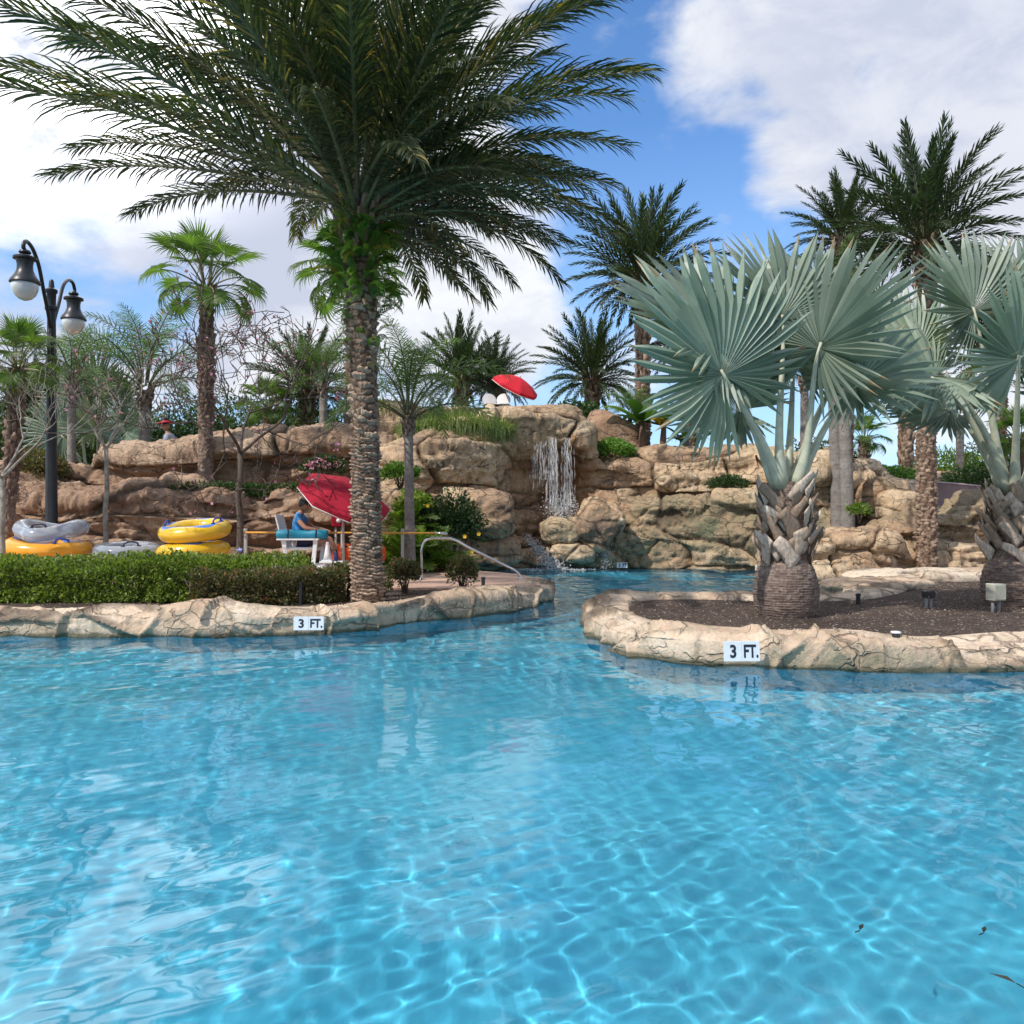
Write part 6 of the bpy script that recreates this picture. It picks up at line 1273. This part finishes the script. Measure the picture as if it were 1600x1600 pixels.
# ------------------------------------------------------------------ depth markers "3 FT."
M_TILE = simple('white_tile', (.70, .74, .78), .3, .05); M_INK = simple('black_lettering', (.012, .016, .03), .4)
def text_mesh(txt, size, off=.03):
    cu = bpy.data.curves.new('t', 'FONT'); cu.body = txt; cu.size = size; cu.offset = off*size; cu.extrude = .001; cu.resolution_u = 4; o = bpy.data.objects.new('t', cu); COL.objects.link(o)
    dg = bpy.context.evaluated_depsgraph_get(); dg.update(); me = bpy.data.meshes.new_from_object(o.evaluated_get(dg)); bpy.data.objects.remove(o); bpy.data.curves.remove(cu); return me
def depth_sign(loc, rz, w, h_, label, tilt=0, dot='.'):
    e = empty('depth_marker', loc, label, 'depth sign'); e.rotation_euler = (R(tilt), 0, R(rz))
    for k in (-1, 1):
        a = MB(); a.box(k*w/4, 0, 0, w/2-.002, .012, h_, bev=.002); t = link('tile', a.mesh('tile', M_TILE, False), e)
    for txt, x0, x1 in (('3', -.33, -.16), ('FT'+dot, .05, .45)):
        me = text_mesh(txt, 1); v = np.empty(len(me.vertices)*3); me.vertices.foreach_get('co', v); v = v.reshape(-1, 3); mn, mx = v.min(0), v.max(0); hh = h_*.66
        q = np.stack([x0*w+(v[:, 0]-mn[0])/(mx[0]-mn[0])*(x1-x0)*w, -.0075-(v[:, 2]-mn[2])/(mx[2]-mn[2])*.001, -hh/2+(v[:, 1]-mn[1])/(mx[1]-mn[1])*hh], -1)
        me.vertices.foreach_set('co', q.ravel()); me.materials.clear(); me.materials.append(M_INK); me.name = 'lettering'; link('lettering', me, e)
    return e
depth_sign(P(1159, 1017.5, 7.36), 3, .325, .178, 'white tile sign reading 3 FT. on the island coping, the largest one', -6)
depth_sign(P(482.5, 974, 9.20), 2, .335, .150, 'white tile sign reading 3 FT. on the left coping', -6)
depth_sign(P(972, 883, 20.25), -4, .26, .13, 'small white 3 FT tile sign at the cliff foot by the far waterline', 0, '')
depth_sign(P(1189, 887, 19.35), -10, .26, .13, 'small 3 FT tile sign at the far waterline, half behind the barrel trunk', 0, '')

# ------------------------------------------------------------------ bed lights, junction boxes
M_BOXB = simple('beige_box', (.42, .42, .34), .5, .1); M_PIPE = simple('grey_conduit', (.22, .23, .24), .5, .1)
def bollard(px, py, z, h_, r_, label, mat=M_BLACK, cap=True):
    b0 = PZ(px, py, z); e = empty('bed_light', b0, label, 'garden light'); a = MB(); a.lathe([(r_, -.05), (r_, h_-.03), (r_*.9, h_-.03), (r_*.9, h_-.02)], n=16); link('stake', flat_sharp(a.mesh('stake', mat), 40), e)
    a = MB(); a.lathe([(r_*1.2, h_-.022), (r_*1.25, h_), (r_*.6, h_+.012), (r_*.02, h_+.014)], n=16); link('cap', flat_sharp(a.mesh('cap', mat), 40), e)
bollard(755, 929, LAND+.02, .24, .026, 'black bollard light on the deck beside the rounded shrub')
bollard(470, 945, LAND, .28, .026, 'dark stake light in the bed, left of the huge palm trunk')
bollard(1341, 944, LAND, .13, .028, 'short black stake light right of the barrel trunk')
bollard(1393, 899, LAND, .11, .035, 'small dark bed light in the back bed, left of the pitted trunk')
bollard(1319, 890, LAND, .15, .035, 'small grey bed light at the foot of the low tan rock block')
b0 = PZ(1400, 998, LAND+.03); e = empty('bed_light', b0, 'tiny dark spotlight with pale top on the island coping edge', 'garden light'); a = MB(); a.lathe([(.035, -.04), (.035, .045), (.03, .05)], n=16); link('stake', a.mesh('stake', M_BLACK), e); a = MB(); a.lathe([(.045, .05), (.045, .065), (.02, .07)], n=16); link('lens', a.mesh('lens', M_WHITE), e)
def jbox(px, py, w, h_, hp, mat, label, z=LAND):
    b0 = PZ(px, py, z); e = empty('junction_box', b0, label, 'junction box', None); e.rotation_euler = (0, 0, R(12))
    for x in (-w*.25, w*.25): a = MB(); a.tube([(x, 0, -.05), (x, 0, hp+.02)], .018, 10); link('conduit', a.mesh('conduit', M_PIPE), e)
    a = MB(); a.box(0, 0, hp+h_/2, w, w*.8, h_, bev=.008); link('box', a.mesh('box', mat, False), e); a = MB(); a.box(0, -w*.4-.004, hp+h_/2, w*.86, .01, h_*.86, bev=.003); link('cover', a.mesh('cover', mat, False), e)
    a = MB(); a.lathe([(.006, 0), (.006, .004), (.002, .005)], n=8, M=Matrix.Rotation(R(90), 3, 'X'))
    for x, z_ in ((-.36, .36), (.36, .36), (-.36, -.36), (.36, -.36)): link('screw', a.mesh('screw', M_STEEL), e, (w*x, -w*.4-.009, hp+h_/2+h_*z_))
jbox(1451, 950, .125, .085, .13, M_BLACK, 'small black junction box on two conduits in the island bed')
jbox(1556, 957, .17, .20, .14, M_BOXB, 'beige junction box on two conduits in front of the right silver palm')
jbox(1505, 888, .09, .08, .18, M_BLACK, 'small black junction box in the back bed by the rock wall')
jbox(1523, 886, .16, .19, .22, M_BOXB, 'grey-beige junction box in the back bed by the rock wall')
e = tag(link('white_cup', MB().mesh('x', M_WHITE)), 'small white cup-shaped spotlight lying in the bed left of the rounded shrub', 'spotlight'); a = MB(); a.lathe([(.03, 0), (.045, .02), (.05, .06), (.04, .075), (.01, .078)], n=18); e.data = a.mesh('white_cup', M_WHITE); e.location = PZ(690, 933, LAND+.02)

# ------------------------------------------------------------------ slide flume
M_FLUME = simple('pink_fibreglass', (.42, .30, .30), .5, .12, .003, 20)
def flume(pts, z0s, th, label, hgt):
    A = resample(pts, 50); e = []; a = MB(); prev = None
    T = np.gradient(A, axis=0); T /= np.linalg.norm(T[:, :2], axis=1, keepdims=True); base = Vector(A[0]); 
    for i in range(50):
        p = Vector(A[i])-base; n = Vector((-T[i, 1], T[i, 0], 0)); prof = [(0, -hgt), (0, -.03), (-.03, 0), (.0, .03), (th, .03), (th+.03, 0), (th, -.03), (th, -hgt)]
        ring = [a.vert(p+n*q+Vector((0, 0, z))) for q, z in prof]
        if prev:
            for k in range(8): a.face((prev[k], prev[(k+1) % 8], ring[(k+1) % 8], ring[k]))
        else: a.face(ring[::-1])
        prev = ring
    a.face(prev); return tag(link('slide_wall', flat_sharp(a.mesh('slide_wall', M_FLUME), 50), None, base), label, 'water slide')
flume([tuple(P(1372, 744, 21)), tuple(P(1400, 748, 20.6)), tuple(P(1440, 752, 20.2)), tuple(P(1490, 756, 20)), tuple(P(1532, 760, 20))], None, .07, 'pinkish curved slide wall between the palm trunks and the rising rock', .55)
flume([tuple(P(1252, 848, 17.3)), tuple(P(1285, 842, 17.1)), tuple(P(1312, 836, 16.9))], None, .05, 'short pinkish slide lip behind the barrel trunk, above the low rock block', .4)
rg_ = tag(rect_sheet('planting_soil', XP(1250, 17.6), XP(1420, 17.6), 16.6, 18.9, .98, M_MULCH), kind='structure')

# ------------------------------------------------------------------ falling water
M_FALL, nt, _, b = newmat('falling_water'); b.inputs['Base Color'].default_value = (.93, .93, .93, 1); b.inputs['Roughness'].default_value = .3; b.inputs['Transmission Weight'].default_value = .45; b.inputs['IOR'].default_value = 1.12; b.inputs['Alpha'].default_value = .75
def strands(specs, seed, drops=400):
    r = random.Random(seed); a = MB()
    for (x0, x1, y0, z0, z1, n, out, w) in specs:
        for i in range(n):
            x = r.gauss((x0+x1)/2, (x1-x0)/3.2); zt = z0-r.uniform(0, .35)*(r.random() < .6); zb = z1+r.uniform(-.1, .9)*(r.random() < .5); 
            if zb > zt-.15: continue
            s0 = r.uniform(0, .5); k = 0; z = zt
            while z > zb:
                L_ = r.uniform(.10, .45); ze = max(zb, z-L_); pts = []; rd = []
                for j in range(5):
                    q = j/4; zz = z+(ze-z)*q; f = max(0, (z0-zz)); yy = y0-out*math.sqrt(f)*.45+r.uniform(-.012, .012); pts.append((x+r.uniform(-.012, .012)+(x-(x0+x1)/2)*.12*f, yy, zz)); rd.append(w*math.sin(PI*(.12+.8*q))*r.uniform(.5, 1.2))
                a.tube(pts, rd, 5, 0, True); z = ze-r.uniform(.0, .12)
    def ico(c_, r_):
        v = [a.vert((c_[0]+r_*x, c_[1]+r_*y, c_[2]+r_*z)) for x, y, z in ((0, 0, 1), (1, 0, 0), (0, 1, 0), (-1, 0, 0), (0, -1, 0), (0, 0, -1))]
        for k in range(4): a.face((v[0], v[1+k], v[1+(k+1) % 4])); a.face((v[5], v[1+(k+1) % 4], v[1+k]))
    return a, ico, r
# thin broken films of falling water behind the strands
M_FILM, nt, nodes, b = newmat('water_film'); b.inputs['Base Color'].default_value = (.9, .92, .94, 1); b.inputs['Roughness'].default_value = .2
n_ = mathn(nt, 'MULTIPLY', mrange(nt, noisen(nt, 3, 6, .7, objco(nt, (9, 9, .45))), .46, .66), mrange(nt, noisen(nt, 2, 5, .6, objco(nt, (3, 3, 1.6))), .38, .6, .15, 1)); nt.links.new(mathn(nt, 'MULTIPLY', n_, .42), b.inputs['Alpha'])
def film(px0, px1, pyt, pyb, Y, out, name='water_sheet'):
    a = MB(); nx, nz = 14, 30; ids = []
    for th in (0, .006):
        for j in range(nz):
            q = j/(nz-1); 
            for i in range(nx):
                u = i/(nx-1); x = XP(px0+(px1-px0)*u, Y); z = P(0, pyt+(pyb-pyt)*q, Y).z; ids.append(a.vert((x+(u-.5)*.22*q+.015*math.sin(j*.9+i), Y-out*math.sqrt(q)+.03*math.sin(i*1.3+px0)+th, z)))
    for t in (0, 1):
        for j in range(nz-1):
            for i in range(nx-1): k = t*nx*nz+j*nx+i; a.face((k, k+1, k+nx+1, k+nx) if t else (k, k+nx, k+nx+1, k+1))
    return a.mesh(name, M_FILM)
for px0, px1, pyt, pyb, o_, lb in ((857, 870, 684, 802, .33, 'left broad film of the waterfall under the rock lip'), (878, 890, 684, 798, .33, 'right broad film of the waterfall under the rock lip'), (834, 854, 690, 750, .12, 'thin dripping film left of the main waterfall')):
    tag(link('water_sheet', film(px0, px1, pyt, pyb, 20.5, o_)), lb, 'waterfall', kind='stuff')
zl = P(0, 684, 20.5).z; z1 = P(0, 800, 20.9).z
a, ico, r = strands([(XP(858, 20.5), XP(869, 20.5), 20.45, zl, z1, 24, .34, .006), (XP(878, 20.5), XP(891, 20.5), 20.45, zl, z1+.1, 13, .34, .0055), (XP(838, 20.5), XP(858, 20.5), 20.55, zl-.15, z1+.6, 12, .1, .005), (XP(845, 20.5), XP(895, 20.5), 20.5, zl-.05, z1+.5, 14, .2, .006)], 3)
for i in range(1100): # splash where the water lands
    px = r.gauss(880, 13); py = r.gauss(797, 10); ico(P(px, py, 20.35+r.uniform(-.25, .25)), abs(r.gauss(0, .009))+.004)
tag(link('waterfall', a.mesh('waterfall', M_FALL)), 'white waterfall strands dropping from the rock lip into the cascade', 'waterfall', kind='stuff')
a, ico, r = strands([], 4)
for i in range(1700): # cascade sliding down to the pool at the left foot
    q = r.random()**.8; px = 822+q*46+r.gauss(0, 3+7*q); py = 836+q*52+r.gauss(0, 3); ico(P(px, min(py, 889), 20.12-q*.25+r.uniform(-.12, .08)), (abs(r.gauss(0, .010))+.004)*(.6+.6*q))
for i in range(900):
    px = r.gauss(862, 26); Yq = 20.3-abs(r.gauss(0, .22)); ico((XP(px, Yq), Yq, r.uniform(-.01, .025)), abs(r.gauss(0, .014))+.006)
for i in range(260):
    px = r.gauss(946, 5); py = r.uniform(848, 888); ico(P(px, py, 20.1+r.uniform(-.1, .1)), abs(r.gauss(0, .009))+.004)
tag(link('cascade', a.mesh('cascade', M_FALL)), 'foamy cascade running over the brown ledge into the pool at left of the waterfall foot', 'cascade', kind='stuff')
M_DKLEAF = simple('wet_leaf', (.02, .022, .012), .6)
# drifting leaves and debris on the water
for px, py, s_, lb in ((1346, 1449, .05, 'dark fallen leaf floating on the near water, upper left of three'), (1538, 1453, .05, 'dark fallen leaf floating near the right edge of the water'), (1568, 1529, .07, 'forked dark twig leaf floating lowest at right')):
    p = PZ(px, py, .012); a = MB(); r = random.Random(px); d = Vector((math.cos(r.uniform(0, 3)), math.sin(r.uniform(0, 3)), 0)).normalized(); t = Vector((-d.y, d.x, 0))
    q = [a.vert(x) for x in (-d*s_*.5, -d*s_*.1+t*s_*.16+Vector((0, 0, .006)), d*s_*.6, -d*s_*.1-t*s_*.16+Vector((0, 0, .006)))]; a.face((q[0], q[1], q[2])); a.face((q[0], q[2], q[3])); a.tube([-d*s_*.5, -d*s_*.9+t*.01], .002, 4)
    tag(link('fallen_leaf', a.mesh('fallen_leaf', M_DKLEAF, False), None, p), lb, 'leaf', 'leaves floating on the pool')
# small blue flowers over the hedge
M_BLU = simple('blue_petal', (.30, .38, .75), .6)
for k, (px, py, Y, lb) in enumerate(((232, 866, 11.3, 'pale blue flower over the hedge below the single grey tube'), (374, 859, 11.45, 'pale blue flower over the hedge left of the lifeguard'), (136, 891, 10.9, 'pale blue flower low on the hedge front'))):
    c0 = P(px, py, Y); e = empty('blue_flower', c0, lb, 'flower', 'pale blue flowers on the hedge'); a = MB(); r = random.Random(k)
    for i in range(14):
        c_ = Vector((r.gauss(0, .016), r.gauss(0, .016), r.gauss(0, .014))); n_ = Vector((r.uniform(-1, 1), -1, r.uniform(-.3, 1))).normalized(); t = n_.orthogonal().normalized(); u = n_.cross(t); q = [a.vert(c_+(t*math.cos(x)+u*math.sin(x))*.011) for x in (0, 1.26, 2.5, 3.77, 5.03)]; a.face(q)
    link('petals', a.mesh('petals', M_BLU, False), e); a = MB(); a.tube([(0, 0, -.12), (0, 0, -.01)], .003, 4); link('stem', a.mesh('stem', M_TWIG), e)
